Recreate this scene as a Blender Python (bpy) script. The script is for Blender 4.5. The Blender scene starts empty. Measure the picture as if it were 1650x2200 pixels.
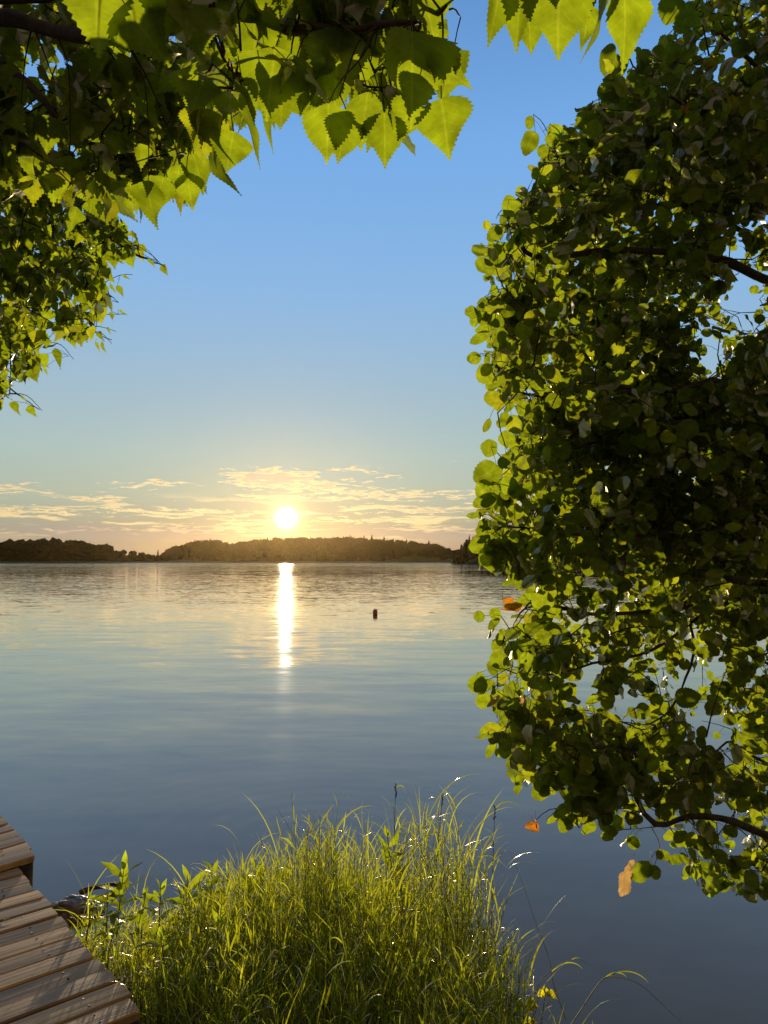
import bpy, math, random
import numpy as np
from mathutils import Vector

rng = np.random.default_rng(11)
random.seed(11)
scene = bpy.context.scene
COL = scene.collection
R = math.radians

# ------------------------------------------------------------------ camera
F = 1600.0                      # focal length in photo pixels (1650 x 2200)
PITCH = math.atan(103 / F)
CAM = np.array([0.0, 0.0, 2.0])
FWD = np.array([0, math.cos(PITCH), math.sin(PITCH)])
UPV = np.array([0, -math.sin(PITCH), math.cos(PITCH)])
cd = bpy.data.cameras.new('camera'); co = bpy.data.objects.new('camera', cd); COL.objects.link(co)
co.location = CAM; co.rotation_euler = (math.pi / 2 + PITCH, 0, 0)
cd.sensor_fit = 'VERTICAL'; cd.sensor_height = 24; cd.lens = 24 * F / 2200
cd.clip_start = 0.02; cd.clip_end = 20000
scene.camera = co


def W(px, py, d):
    """world point seen at photo pixel (px, py) at depth d"""
    px = np.asarray(px, float); py = np.asarray(py, float); d = np.asarray(d, float)
    v = np.stack(np.broadcast_arrays((px - 825) / F, np.zeros_like(px), np.zeros_like(px)), -1)
    v = v + ((1100 - py) / F)[..., None] * UPV + FWD
    return CAM + d[..., None] * v


def G(px, py, z):
    """world point of photo pixel on the level z"""
    v = W(px, py, 1.0) - CAM
    return CAM + v * ((z - CAM[2]) / v[2])


def PJ(P):
    q = P - CAM
    d = q @ FWD
    return 825 + F * q[..., 0] / d, 1100 - F * (q @ UPV) / d, d


sv = W(615, 1113, 1.0) - CAM
SUN = sv / np.linalg.norm(sv)
SUN_EL = math.asin(SUN[2]); SUN_AZ = math.atan2(SUN[0], SUN[1])

# ------------------------------------------------------------------ tags, mesh building


def tag(o, label=None, cat=None, group=None, kind=None):
    if label: o['label'] = label
    if cat: o['category'] = cat
    if group: o['group'] = group
    if kind: o['kind'] = kind
    return o


def empty(name, loc=(0, 0, 0)):
    o = bpy.data.objects.new(name, None); COL.objects.link(o)
    o.location = loc; o.empty_display_size = 0.1
    return o


def nrm(v):
    return v / np.maximum(np.linalg.norm(v, axis=-1, keepdims=True), 1e-9)


class Geo:
    def __init__(s):
        s.v = []; s.a = []; s.f = []; s.m = []; s.n = 0

    def add(s, verts, faces, attr=None, mat=0):
        verts = np.asarray(verts, float).reshape(-1, 3)
        if attr is None: attr = np.zeros_like(verts)
        s.v.append(verts); s.a.append(np.asarray(attr, float).reshape(-1, 3))
        if isinstance(faces, np.ndarray): faces = [faces]
        for f in faces:
            if len(f):
                f = np.asarray(f, int)
                s.f.append(f + s.n); s.m.append(np.full(len(f), mat))
        s.n += len(verts)

    def build(s, name, mats, parent=None, smooth=True):
        me = bpy.data.meshes.new(name)
        V = np.concatenate(s.v); A = np.concatenate(s.a)
        loops = np.concatenate([f.ravel() for f in s.f])
        tot = np.concatenate([np.full(len(f), f.shape[1]) for f in s.f])
        start = np.concatenate([[0], np.cumsum(tot)[:-1]])
        me.vertices.add(len(V)); me.vertices.foreach_set('co', V.astype(np.float32).ravel())
        me.loops.add(len(loops)); me.loops.foreach_set('vertex_index', loops.astype(np.int32))
        me.polygons.add(len(tot))
        me.polygons.foreach_set('loop_start', start.astype(np.int32))
        me.polygons.foreach_set('loop_total', tot.astype(np.int32))
        me.polygons.foreach_set('material_index', np.concatenate(s.m).astype(np.int32))
        me.polygons.foreach_set('use_smooth', np.full(len(tot), smooth))
        at = me.attributes.new('lc', 'FLOAT_VECTOR', 'POINT')
        at.data.foreach_set('vector', A.astype(np.float32).ravel())
        me.update(calc_edges=True); me.validate()
        for m in (mats if isinstance(mats, (list, tuple)) else [mats]): me.materials.append(m)
        o = bpy.data.objects.new(name, me); COL.objects.link(o)
        if parent is not None:
            o.parent = parent
            root = parent
            off = Vector((0, 0, 0))
            while root is not None:
                off += root.location; root = root.parent
            me.transform(__import__('mathutils').Matrix.Translation(-off))
        return o


def tubes(geo, P, Rd, sides=5, mat=0, rnd=None):
    """P (N,K,3), Rd (N,K)"""
    P = np.asarray(P, float); Rd = np.asarray(Rd, float)
    if P.ndim == 2: P = P[None]; Rd = Rd[None]
    N, K = P.shape[:2]
    T = np.empty_like(P)
    T[:, 1:-1] = P[:, 2:] - P[:, :-2]; T[:, 0] = P[:, 1] - P[:, 0]; T[:, -1] = P[:, -1] - P[:, -2]
    T = nrm(T)
    ref = np.where(np.abs(T[..., 2:3]) > 0.85, np.array([1.0, 0, 0]), np.array([0, 0, 1.0]))
    X = nrm(np.cross(T, ref)); Y = np.cross(T, X)
    an = np.arange(sides) / sides * 2 * math.pi
    V = P[:, :, None] + Rd[:, :, None, None] * (np.cos(an)[:, None] * X[:, :, None] + np.sin(an)[:, None] * Y[:, :, None])
    L = np.concatenate([np.zeros((N, 1)), np.cumsum(np.linalg.norm(np.diff(P, axis=1), axis=2), axis=1)], 1)
    A = np.zeros(V.shape)
    A[..., 0] = np.arange(sides) / sides; A[..., 1] = L[..., None]
    if rnd is not None: A[..., 2] = np.asarray(rnd).reshape(-1, 1, 1)
    i = np.arange(N)[:, None, None] * K * sides; k = np.arange(K - 1)[None, :, None] * sides; j = np.arange(sides)[None, None]
    j2 = (j + 1) % sides
    f = np.stack([i + k + j, i + k + j2, i + k + sides + j2, i + k + sides + j], -1).reshape(-1, 4)
    geo.add(V.reshape(-1, 3), f, A.reshape(-1, 3), mat)


def smooth_line(pts, n):
    """Catmull-Rom through pts"""
    p = np.asarray(pts, float)
    p = np.concatenate([[2 * p[0] - p[1]], p, [2 * p[-1] - p[-2]]])
    m = len(p) - 3
    t = np.linspace(0, m - 1e-6, n); i = t.astype(int); u = (t - i)[:, None]
    a, b, c, d = p[i], p[i + 1], p[i + 2], p[i + 3]
    return 0.5 * (2 * b + (c - a) * u + (2 * a - 5 * b + 4 * c - d) * u ** 2 + (3 * b - a - 3 * c + d) * u ** 3)


# ------------------------------------------------------------------ node helpers
class NT:
    def __init__(s, tree):
        s.t = tree; tree.nodes.clear()

    def link(s, a, b):
        s.t.links.new(a, b)

    def setin(s, sock, v):
        if v is None: return
        if isinstance(v, bpy.types.NodeSocket): s.link(v, sock)
        else:
            try: sock.default_value = v
            except Exception:
                sock.default_value = (*v, 1.0) if len(v) == 3 else v

    def node(s, typ, props=None, **ins):
        n = s.t.nodes.new(typ)
        for k, v in (props or {}).items(): setattr(n, k, v)
        for k, v in ins.items():
            k = k.replace('_', ' ')
            s.setin(n.inputs[k], v)
        return n

    def m(s, op, a, b=0.0, c=0.0, clamp=False):
        n = s.t.nodes.new('ShaderNodeMath'); n.operation = op; n.use_clamp = clamp
        s.setin(n.inputs[0], a); s.setin(n.inputs[1], b); s.setin(n.inputs[2], c)
        return n.outputs[0]

    def vm(s, op, a, b=(0, 0, 0), scale=None):
        n = s.t.nodes.new('ShaderNodeVectorMath'); n.operation = op
        s.setin(n.inputs[0], a); s.setin(n.inputs[1], b)
        if scale is not None: s.setin(n.inputs['Scale'], scale)
        return n.outputs['Value'] if op in ('DOT_PRODUCT', 'LENGTH', 'DISTANCE') else n.outputs[0]

    def step(s, x, lo, hi, a=0.0, b=1.0):
        n = s.t.nodes.new('ShaderNodeMapRange'); n.interpolation_type = 'SMOOTHSTEP'
        s.setin(n.inputs[0], x); s.setin(n.inputs[1], lo); s.setin(n.inputs[2], hi); s.setin(n.inputs[3], a); s.setin(n.inputs[4], b)
        return n.outputs[0]

    def mix(s, f, a, b, blend='MIX'):
        n = s.t.nodes.new('ShaderNodeMix'); n.data_type = 'RGBA'; n.blend_type = blend
        s.setin(n.inputs[0], f); s.setin(n.inputs[6], a); s.setin(n.inputs[7], b)
        return n.outputs[2]

    def xyz(s, x=0.0, y=0.0, z=0.0):
        n = s.t.nodes.new('ShaderNodeCombineXYZ')
        s.setin(n.inputs[0], x); s.setin(n.inputs[1], y); s.setin(n.inputs[2], z)
        return n.outputs[0]

    def sep(s, v):
        n = s.t.nodes.new('ShaderNodeSeparateXYZ'); s.link(v, n.inputs[0])
        return n.outputs

    def noise(s, vec, scale=1.0, detail=2.0, rough=0.5, dist=0.0, out=0):
        n = s.t.nodes.new('ShaderNodeTexNoise')
        s.link(vec, n.inputs['Vector']); n.inputs['Scale'].default_value = scale; n.inputs['Detail'].default_value = detail
        n.inputs['Roughness'].default_value = rough; n.inputs['Distortion'].default_value = dist
        return n.outputs[out]

    def ramp(s, x, stops):
        n = s.t.nodes.new('ShaderNodeValToRGB'); s.link(x, n.inputs[0])
        e = n.color_ramp.elements
        while len(e) < len(stops): e.new(0.5)
        for el, (p, c) in zip(e, stops):
            el.position = p; el.color = (*c, 1)
        return n.outputs[0]


def material(name):
    m = bpy.data.materials.new(name); m.use_nodes = True
    t = NT(m.node_tree)
    out = t.node('ShaderNodeOutputMaterial')
    return m, t, out


def attr(t, name='lc'):
    n = t.node('ShaderNodeAttribute', {'attribute_name': name})
    return n.outputs['Vector']


# ------------------------------------------------------------------ world: sky, sun glow and evening clouds
world = bpy.data.worlds.new('World'); scene.world = world; world.use_nodes = True
t = NT(world.node_tree)
wout = t.node('ShaderNodeOutputWorld')
dirv = t.node('ShaderNodeTexCoord').outputs['Generated']
x, y, z = t.sep(dirv)
U = t.m('MULTIPLY', t.m('ARCTAN2', x, y), 57.2958)
V = t.m('MULTIPLY', t.m('ARCSINE', z), 57.2958)
cosn = t.vm('DOT_PRODUCT', dirv, tuple(SUN))
th = t.m('MULTIPLY', t.m('ARCCOSINE', t.m('MINIMUM', cosn, 0.9999999)), 57.2958)
vv = t.m('SQRT', t.m('DIVIDE', t.m('MAXIMUM', V, 0.0), 90.0))


def rp(v): return math.sqrt(v / 90.0)


sky = t.ramp(vv, [(0.0, (.23, .235, .205)), (rp(1.4), (.265, .268, .225)), (rp(2.8), (.325, .343, .265)), (rp(5.0), (.385, .455, .37)),
                  (rp(8.0), (.38, .50, .48)), (rp(12.5), (.325, .475, .58)), (rp(20), (.245, .455, .74)), (rp(30), (.175, .40, .78)),
                  (rp(40), (.11, .27, .58)), (rp(60), (.045, .10, .22)), (1.0, (.035, .075, .16))])
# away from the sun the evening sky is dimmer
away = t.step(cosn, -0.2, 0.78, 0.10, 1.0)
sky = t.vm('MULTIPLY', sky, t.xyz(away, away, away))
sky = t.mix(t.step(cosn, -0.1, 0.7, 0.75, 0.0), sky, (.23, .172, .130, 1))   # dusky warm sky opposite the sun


def expo(th, k, w):   # k * exp(-th / w)
    return t.m('MULTIPLY', t.m('EXPONENT', t.m('MULTIPLY', th, -1.0 / w)), k)


# flattened angle: the glow spreads sideways along the horizon
du = t.m('SUBTRACT', U, math.degrees(SUN_AZ)); dv = t.m('SUBTRACT', V, math.degrees(SUN_EL))
thf = t.m('SQRT', t.m('ADD', t.m('POWER', t.m('MULTIPLY', du, 0.62), 2.0), t.m('POWER', t.m('MULTIPLY', dv, 1.15), 2.0)))
g2 = expo(th, 2.5, 0.62); g3 = expo(thf, 0.10, 4.0)
core = expo(th, 42.0, 0.20)
# clouds, in degrees of azimuth and elevation
uv = t.xyz(U, V, 0.0)
warp = t.noise(t.xyz(t.m('MULTIPLY', U, 0.35), t.m('MULTIPLY', V, 1.3), 3.0), 1.0, 3, 0.55, 0.0, 1)
wx, wy, wz = t.sep(t.vm('SUBTRACT', warp, (0.5, 0.5, 0.5)))
U2 = t.m('MULTIPLY_ADD', wx, 2.2, U); V2 = t.m('MULTIPLY_ADD', wy, 0.55, V)
fine = t.noise(t.xyz(t.m('MULTIPLY', U2, .62), t.m('MULTIPLY', V2, 5.2), 0.0), 1.0, 5, 0.60)
streak = t.noise(t.xyz(t.m('MULTIPLY', U2, 0.16), t.m('MULTIPLY', V2, 2.1), 7.0), 1.0, 5, 0.55)
ripple = t.noise(t.xyz(t.m('MULTIPLY', U2, 3.4), t.m('MULTIPLY', V2, 8.0), 2.0), 1.0, 3, 0.6)
blobs = None
for (cu, cv, hu, hv, k) in [(-8.6, 6.15, 4.6, 1.0, 1.7), (-5.0, 5.6, 4.2, .8, 1.25), (-8.0, 4.75, 4.6, .30, 1.5), (0.5, 5.0, 8.5, .62, .85), (-1.8, 6.9, 2.6, .33, .8),
                            (.4, 6.45, 1.8, .16, .7), (-17.3, 5.55, 3.2, .42, .7), (-27.0, 4.9, 3.2, .5, .8), (-21, 4.35, 3.5, .3, .7), (-25, 3.35, 5.5, .42, .7), (-15.5, 3.55, 9.0, .30, .8),
                            (-13.5, 2.35, 6.5, .42, .85), (-21, 2.2, 4, .28, .7), (2.5, 3.85, 6.5, .42, .8), (-1.5, 3.05, 7.5, .34, .7), (5, 2.3, 6, .25, .65), (-9.2, 3.0, 3.4, .22, .8),
                            (10, 4.8, 6, .7, .8), (16, 3.6, 6, .6, .8), (22, 5.2, 6, .8, .8), (28, 3.8, 7, .8, .8), (-36, 4.2, 7, .9, .8), (-45, 3.2, 8, .9, .8), (7.6, 7.2, 1.0, .12, .6), (-20.5, 4.9, .9, .12, .5), (4.5, 7.55, .8, .08, .5)]:
    e = t.m('SQRT', t.m('ADD', t.m('POWER', t.m('DIVIDE', t.m('SUBTRACT', U2, cu), hu), 2.0), t.m('POWER', t.m('DIVIDE', t.m('SUBTRACT', V2, cv), hv), 2.0)))
    b = t.m('MULTIPLY', t.m('SUBTRACT', 1.0, e), k)
    blobs = b if blobs is None else t.m('MAXIMUM', blobs, b)
# thin streaks everywhere in the low band
band = t.m('MULTIPLY', t.step(V, 1.2, 2.2), t.step(V, 3.6, 5.2, 1.0, 0.0))
bandc = t.m('MULTIPLY', band, t.step(streak, 0.53, 0.62, 0.0, 0.75))
dens = t.m('ADD', t.m('MAXIMUM', blobs, -1.0), t.m('MULTIPLY', t.m('SUBTRACT', fine, 0.575), 4.2))
cm = t.step(dens, 0.02, 0.30)
cm = t.m('MAXIMUM', t.m('MULTIPLY', cm, 0.88), bandc)
thick = t.step(t.m('ADD', dens, t.m('MULTIPLY', t.m('SUBTRACT', ripple, 0.5), 1.1)), 0.25, 0.85)
lit = t.mix(thick, (.98, .74, .37, 1), (.57, .46, .33, 1))
dimfar = t.m('ADD', t.step(thf, 3.0, 22.0, 1.0, 0.80), expo(thf, 0.40, 3.5))
lit = t.vm('MULTIPLY', lit, t.xyz(dimfar, dimfar, dimfar))
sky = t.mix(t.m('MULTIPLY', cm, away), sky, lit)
# grey-violet bank low over the hills
bank = t.m('MULTIPLY', t.m('MULTIPLY', t.step(V, 1.1, 1.7), t.step(V, 2.2, 3.0, 1.0, 0.0)), t.step(streak, 0.40, 0.60, 0.75, 0.25))
sky = t.mix(bank, sky, (.32, .29, .28, 1))
glow = t.vm('ADD', t.vm('MULTIPLY', t.xyz(g2, g2, g2), (1.0, .60, .12)), t.vm('MULTIPLY', t.xyz(g3, g3, g3), (1.0, .62, .15)))
glow = t.vm('ADD', glow, t.vm('MULTIPLY', t.xyz(core, core, core), (1.0, .85, .55)))
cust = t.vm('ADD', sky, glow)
nish = t.node('ShaderNodeTexSky', {'sky_type': 'NISHITA', 'sun_disc': False, 'sun_elevation': SUN_EL, 'sun_rotation': SUN_AZ, 'altitude': 80, 'air_density': 1.0, 'dust_density': 0.6, 'ozone_density': 2.0}).outputs[0]
STR = 0.1
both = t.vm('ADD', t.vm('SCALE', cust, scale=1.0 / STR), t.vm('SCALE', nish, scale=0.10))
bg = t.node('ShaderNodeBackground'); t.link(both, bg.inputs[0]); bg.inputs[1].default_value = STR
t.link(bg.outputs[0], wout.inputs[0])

sl = bpy.data.lights.new('sun', 'SUN'); sl.energy = 5.0; sl.angle = R(0.6); sl.color = (1.0, .82, .56)
so = bpy.data.objects.new('sun', sl); COL.objects.link(so)
so.rotation_euler = Vector(SUN).to_track_quat('Z', 'Y').to_euler(); so.location = (-50, 300, 60)

g = Geo()
hx = 1650.0
g.add([(-hx, -hx, -2.0), (hx, -hx, -2.0), (hx, hx, -2.0), (-hx, hx, -2.0), (-hx, -hx, 45.0), (hx, -hx, 45.0), (hx, hx, 45.0), (-hx, hx, 45.0)],
      np.array([[3, 2, 1, 0], [4, 5, 6, 7], [0, 1, 5, 4], [1, 2, 6, 5], [2, 3, 7, 6], [3, 0, 4, 7]]))
hm = bpy.data.materials.new('evening_haze'); hm.use_nodes = True
t = NT(hm.node_tree); hout = t.node('ShaderNodeOutputMaterial')
pv = t.node('ShaderNodeVolumePrincipled', Density=0.000015, Anisotropy=0.87)
pv.inputs['Color'].default_value = (.98, .66, .28, 1)
t.link(pv.outputs[0], hout.inputs['Volume'])
ho = tag(g.build('haze', hm, smooth=False), kind='stuff')

# ------------------------------------------------------------------ materials


def leaf_material(name, refl, trans, vein_t, gloss=0.07, rough=0.40, veins=7.0, var=0.35, yellow=(.40, .38, .012)):
    m, t, out = material(name)
    lx, ly, rn = t.sep(attr(t))
    ax = t.m('ABSOLUTE', lx)
    mid = t.step(ax, 0.006, 0.026, 0.7, 0.0)
    wv = t.m('SINE', t.m('MULTIPLY', t.m('SUBTRACT', ly, t.m('MULTIPLY', ax, 0.75)), 6.2832 * veins))
    lat = t.step(wv, 0.72, 1.0, 0.0, 0.26)
    vein = t.m('MAXIMUM', mid, lat)
    pos = t.node('ShaderNodeNewGeometry').outputs['Position']
    blot = t.noise(t.vm('ADD', t.vm('SCALE', t.xyz(lx, ly, 0.0), scale=1.0), t.xyz(0.0, 0.0, t.m('MULTIPLY', rn, 97.0))), 3.2, 3, 0.6)
    tc = t.mix(vein, (*trans, 1), (*vein_t, 1))
    tc = t.mix(t.step(rn, 0.62, 1.0, 0.0, 0.55), tc, (*yellow, 1))
    br = t.m('MULTIPLY', t.m('MULTIPLY_ADD', blot, 1.3, 0.34), t.m('MULTIPLY_ADD', t.m('FRACT', t.m('MULTIPLY', rn, 7.31)), var, 1.0 - var * 0.6))
    tc = t.vm('SCALE', tc, scale=br)
    rc = t.vm('SCALE', t.mix(vein, (*refl, 1), tuple(1.7 * c for c in refl) + (1,)), scale=br)
    bmp = t.node('ShaderNodeBump', Strength=0.35, Distance=0.002); t.link(t.m('MULTIPLY', vein, -1.0), bmp.inputs['Height'])
    d = t.node('ShaderNodeBsdfDiffuse'); t.link(rc, d.inputs[0]); t.link(bmp.outputs[0], d.inputs['Normal'])
    tr = t.node('ShaderNodeBsdfTranslucent'); t.link(tc, tr.inputs[0])
    ad = t.node('ShaderNodeAddShader'); t.link(d.outputs[0], ad.inputs[0]); t.link(tr.outputs[0], ad.inputs[1])
    gl = t.node('ShaderNodeBsdfGlossy', Roughness=rough); gl.inputs[0].default_value = (.95, .86, .66, 1); t.link(bmp.outputs[0], gl.inputs['Normal'])
    fr = t.node('ShaderNodeFresnel', IOR=1.42)
    mx = t.node('ShaderNodeMixShader'); t.link(t.m('MULTIPLY', fr.outputs[0], gloss / 0.12 * 0.5), mx.inputs[0])
    t.link(ad.outputs[0], mx.inputs[1]); t.link(gl.outputs[0], mx.inputs[2])
    t.link(mx.outputs[0], out.inputs[0])
    return m


M_BIRCH = leaf_material('birch_leaf', (.036, .052, .009), (.205, .262, .005), (.29, .335, .014), veins=6.5)
M_ASPEN = leaf_material('aspen_leaf', (.028, .040, .008), (.200, .248, .006), (.28, .325, .014), veins=4.0)
M_WITHER = leaf_material('withered_leaf', (.16, .065, .015), (.46, .16, .012), (.5, .24, .03), veins=5, yellow=(.5, .2, .02))
M_TAN = leaf_material('dry_leaf', (.34, .24, .12), (.40, .24, .08), (.4, .3, .1), veins=5, yellow=(.4, .25, .08))
M_YELLOW = leaf_material('yellow_leaf', (.10, .10, .01), (.60, .52, .01), (.6, .5, .02), veins=4)
M_GRASS = leaf_material('grass_blade', (.058, .064, .012), (.355, .365, .008), (.37, .38, .02), gloss=0.085, rough=0.27, veins=0.0, var=0.5, yellow=(.40, .38, .02))
M_WEED = leaf_material('weed_leaf', (.050, .075, .012), (.34, .41, .010), (.42, .46, .02), veins=9)


def bark_material(name, c1, c2, sc=(5, 60)):
    m, t, out = material(name)
    tx = t.node('ShaderNodeTexCoord').outputs['Object']
    a = t.noise(tx, 38.0, 5, 0.65, 0.4)
    b = t.noise(tx, 7.0, 3, 0.6)
    c = t.mix(t.step(a, 0.35, 0.65), (*c1, 1), (*c2, 1))
    c = t.mix(t.step(b, 0.45, 0.7, 0, 0.5), c, tuple(0.5 * k for k in c1) + (1,))
    bp = t.node('ShaderNodeBump', Strength=0.6, Distance=0.004); t.link(a, bp.inputs['Height'])
    p = t.node('ShaderNodeBsdfPrincipled', Roughness=0.75); t.link(c, p.inputs['Base Color']); t.link(bp.outputs[0], p.inputs['Normal'])
    t.link(p.outputs[0], out.inputs[0])
    return m


M_BARK = bark_material('aspen_bark', (.055, .038, .022), (.13, .095, .055))
M_TWIG = bark_material('twig_bark', (.050, .026, .014), (.085, .048, .026))
M_BIRCHBARK = bark_material('birch_bark', (.05, .036, .025), (.16, .12, .085))
M_DRIFT = bark_material('driftwood', (.07, .05, .032), (.16, .115, .075))
M_STALK = bark_material('dry_stalk', (.10, .095, .030), (.20, .18, .065))
M_STRAW = bark_material('pale_green_stem', (.30, .30, .08), (.46, .42, .14))


def wood_material(name, base, dark):
    m, t, out = material(name)
    la, lc_, rn = t.sep(attr(t))
    v = t.xyz(t.m('MULTIPLY', la, 2.2), t.m('MULTIPLY', lc_, 70.0), t.m('MULTIPLY', rn, 40.0))
    grain = t.noise(v, 1.0, 5, 0.65, 0.5)
    v2 = t.xyz(t.m('MULTIPLY', la, 3.0), t.m('MULTIPLY', lc_, 9.0), t.m('MULTIPLY', rn, 80.0))
    stain = t.noise(v2, 1.3, 4, 0.6, 0.3)
    knots = t.node('ShaderNodeTexVoronoi', {'feature': 'F1'}, Scale=1.0); t.link(t.xyz(t.m('MULTIPLY', la, 2.6), t.m('MULTIPLY', lc_, 9.0), t.m('MULTIPLY', rn, 60.0)), knots.inputs['Vector'])
    kn = t.step(knots.outputs['Distance'], 0.05, 0.13, 1.0, 0.0)
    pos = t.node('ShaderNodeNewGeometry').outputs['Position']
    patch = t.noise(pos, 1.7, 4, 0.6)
    c = t.mix(t.step(grain, 0.34, 0.66), (*dark, 1), (*base, 1))
    c = t.mix(t.step(stain, 0.42, 0.72, 0, 0.6), c, tuple(.55 * k for k in base) + (1,))
    c = t.mix(t.m('MULTIPLY', kn, 0.7), c, (.04, .025, .015, 1))
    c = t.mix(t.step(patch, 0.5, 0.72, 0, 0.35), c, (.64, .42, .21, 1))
    c = t.vm('SCALE', c, scale=t.m('MULTIPLY_ADD', t.m('FRACT', t.m('MULTIPLY', rn, 13.7)), 0.5, 0.75))
    h = t.m('ADD', t.m('MULTIPLY', grain, 1.0), t.m('MULTIPLY', stain, 0.6))
    bp = t.node('ShaderNodeBump', Strength=0.55, Distance=0.003); t.link(h, bp.inputs['Height'])
    p = t.node('ShaderNodeBsdfPrincipled'); t.link(c, p.inputs['Base Color']); t.link(bp.outputs[0], p.inputs['Normal'])
    t.link(t.m('MULTIPLY_ADD', grain, 0.25, 0.40), p.inputs['Roughness']); p.inputs['Specular IOR Level'].default_value = 0.4
    t.link(p.outputs[0], out.inputs[0])
    return m


M_DECK = wood_material('weathered_decking', (.68, .40, .14), (.34, .19, .07))
M_NAIL = None
M_BEAM = wood_material('dark_timber', (.075, .055, .034), (.04, .03, .02))


def plain(name, c1, c2, scale, rough=0.8, bump=0.5, bd=0.01, spec=0.5):
    m, t, out = material(name)
    tx = t.node('ShaderNodeTexCoord').outputs['Object']
    a = t.noise(tx, scale, 5, 0.62, 0.2)
    c = t.mix(t.step(a, 0.3, 0.7), (*c1, 1), (*c2, 1))
    bp = t.node('ShaderNodeBump', Strength=bump, Distance=bd); t.link(a, bp.inputs['Height'])
    p = t.node('ShaderNodeBsdfPrincipled', Roughness=rough); t.link(c, p.inputs['Base Color']); t.link(bp.outputs[0], p.inputs['Normal'])
    p.inputs['Specular IOR Level'].default_value = spec
    t.link(p.outputs[0], out.inputs[0])
    return m


M_NAIL = plain('rusty_nail', (.05, .03, .02), (.09, .05, .03), 200.0, 0.5)
M_SOIL = plain('bank_soil', (.030, .022, .012), (.075, .055, .028), 14.0)
M_STONE = plain('wet_stone', (.12, .085, .055), (.34, .24, .15), 26.0, 0.45, 0.8)
M_PALESTONE = plain('pale_wet_stone', (.25, .20, .16), (.42, .36, .30), 30.0, 0.18, 0.5, 0.004)
M_BUOY = plain('faded_red_plastic', (.55, .15, .06), (.68, .21, .09), 18.0, 0.5, 0.15)
M_BUOYBAND = plain('dark_buoy_band', (.16, .05, .03), (.2, .07, .04), 18.0, 0.6, 0.1)
M_HILL = plain('far_hill', (.035, .040, .016), (.055, .060, .022), 0.05, 0.95, 0.2, 1.0, 0.1)
M_FIELD = plain('meadow', (.075, .095, .022), (.11, .12, .035), 0.08, 0.95, 0.2, 1.0, 0.1)
M_REED = plain('reed_margin', (.055, .048, .022), (.10, .085, .04), 0.4, 0.9, 0.3, 1.0, 0.1)


def crown_material(name, c1, c2):
    m, t, out = material(name)
    tx = t.node('ShaderNodeNewGeometry').outputs['Position']
    a = t.noise(tx, 0.55, 4, 0.65)
    oi = t.node('ShaderNodeObjectInfo').outputs['Random']
    c = t.mix(t.step(a, 0.3, 0.7), (*c1, 1), (*c2, 1))
    c = t.vm('SCALE', c, scale=t.m('MULTIPLY_ADD', oi, 0.5, 0.75))
    bp = t.node('ShaderNodeBump', Strength=0.8, Distance=0.6); t.link(a, bp.inputs['Height'])
    p = t.node('ShaderNodeBsdfDiffuse'); t.link(c, p.inputs[0]); t.link(bp.outputs[0], p.inputs['Normal'])
    t.link(p.outputs[0], out.inputs[0])
    return m


M_CROWN = crown_material('far_broadleaf_crown', (.017, .023, .010), (.036, .043, .017))
M_SPRUCE = crown_material('far_spruce_crown', (.020, .025, .011), (.038, .044, .016))

# water
m, t, out = material('lake_water')
pos = t.node('ShaderNodeNewGeometry').outputs['Position']
px_, py_, pz_ = t.sep(pos)
rp_near = G(690, 1800, 0.0)


def slope(sx, sy, detail, off, rough=0.5):
    c = t.noise(t.xyz(t.m('MULTIPLY', px_, sx), t.m('MULTIPLY', py_, sy), off), 1.0, detail, rough, 0.4, 1)
    return t.vm('SUBTRACT', c, (0.5, 0.5, 0.5))


s1 = slope(2.3, 5.8, 2, 0.0); s2 = slope(.55, 1.75, 2, 5.0); s3 = slope(4.2, 10.5, 2, 9.0)
patch = t.noise(t.xyz(t.m('MULTIPLY', px_, .035), t.m('MULTIPLY', py_, .06), 2.0), 1.0, 3, 0.6)
patch2 = t.noise(t.xyz(t.m('MULTIPLY', px_, .25), t.m('MULTIPLY', py_, .5), 4.0), 1.0, 3, 0.6)
far = t.step(py_, 190.0, 330.0, 1.0, 3.2)
near = t.step(py_, 15.0, 50.0, 0.21, 1.0)
amp = t.m('MULTIPLY', t.m('MULTIPLY', far, near), t.m('MULTIPLY', t.step(patch, 0.30, 0.68, 0.65, 1.25), t.step(patch2, 0.3, 0.7, 0.7, 1.2)))
tot = t.vm('ADD', t.vm('SCALE', s1, scale=0.155), t.vm('SCALE', s3, scale=0.095))
tot = t.vm('SCALE', tot, scale=amp)
lane = t.m('MULTIPLY', t.step(py_, 80.0, 95.0), t.step(py_, 122.0, 150.0, 1.0, 0.0))
tot = t.vm('SCALE', tot, scale=t.m('MULTIPLY_ADD', lane, -0.55, 1.0))
tot = t.vm('ADD', tot, t.vm('SCALE', s2, scale=t.m('MULTIPLY', t.step(py_, 3.0, 12.0, 0.30, 1.0), 0.075)))
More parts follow.
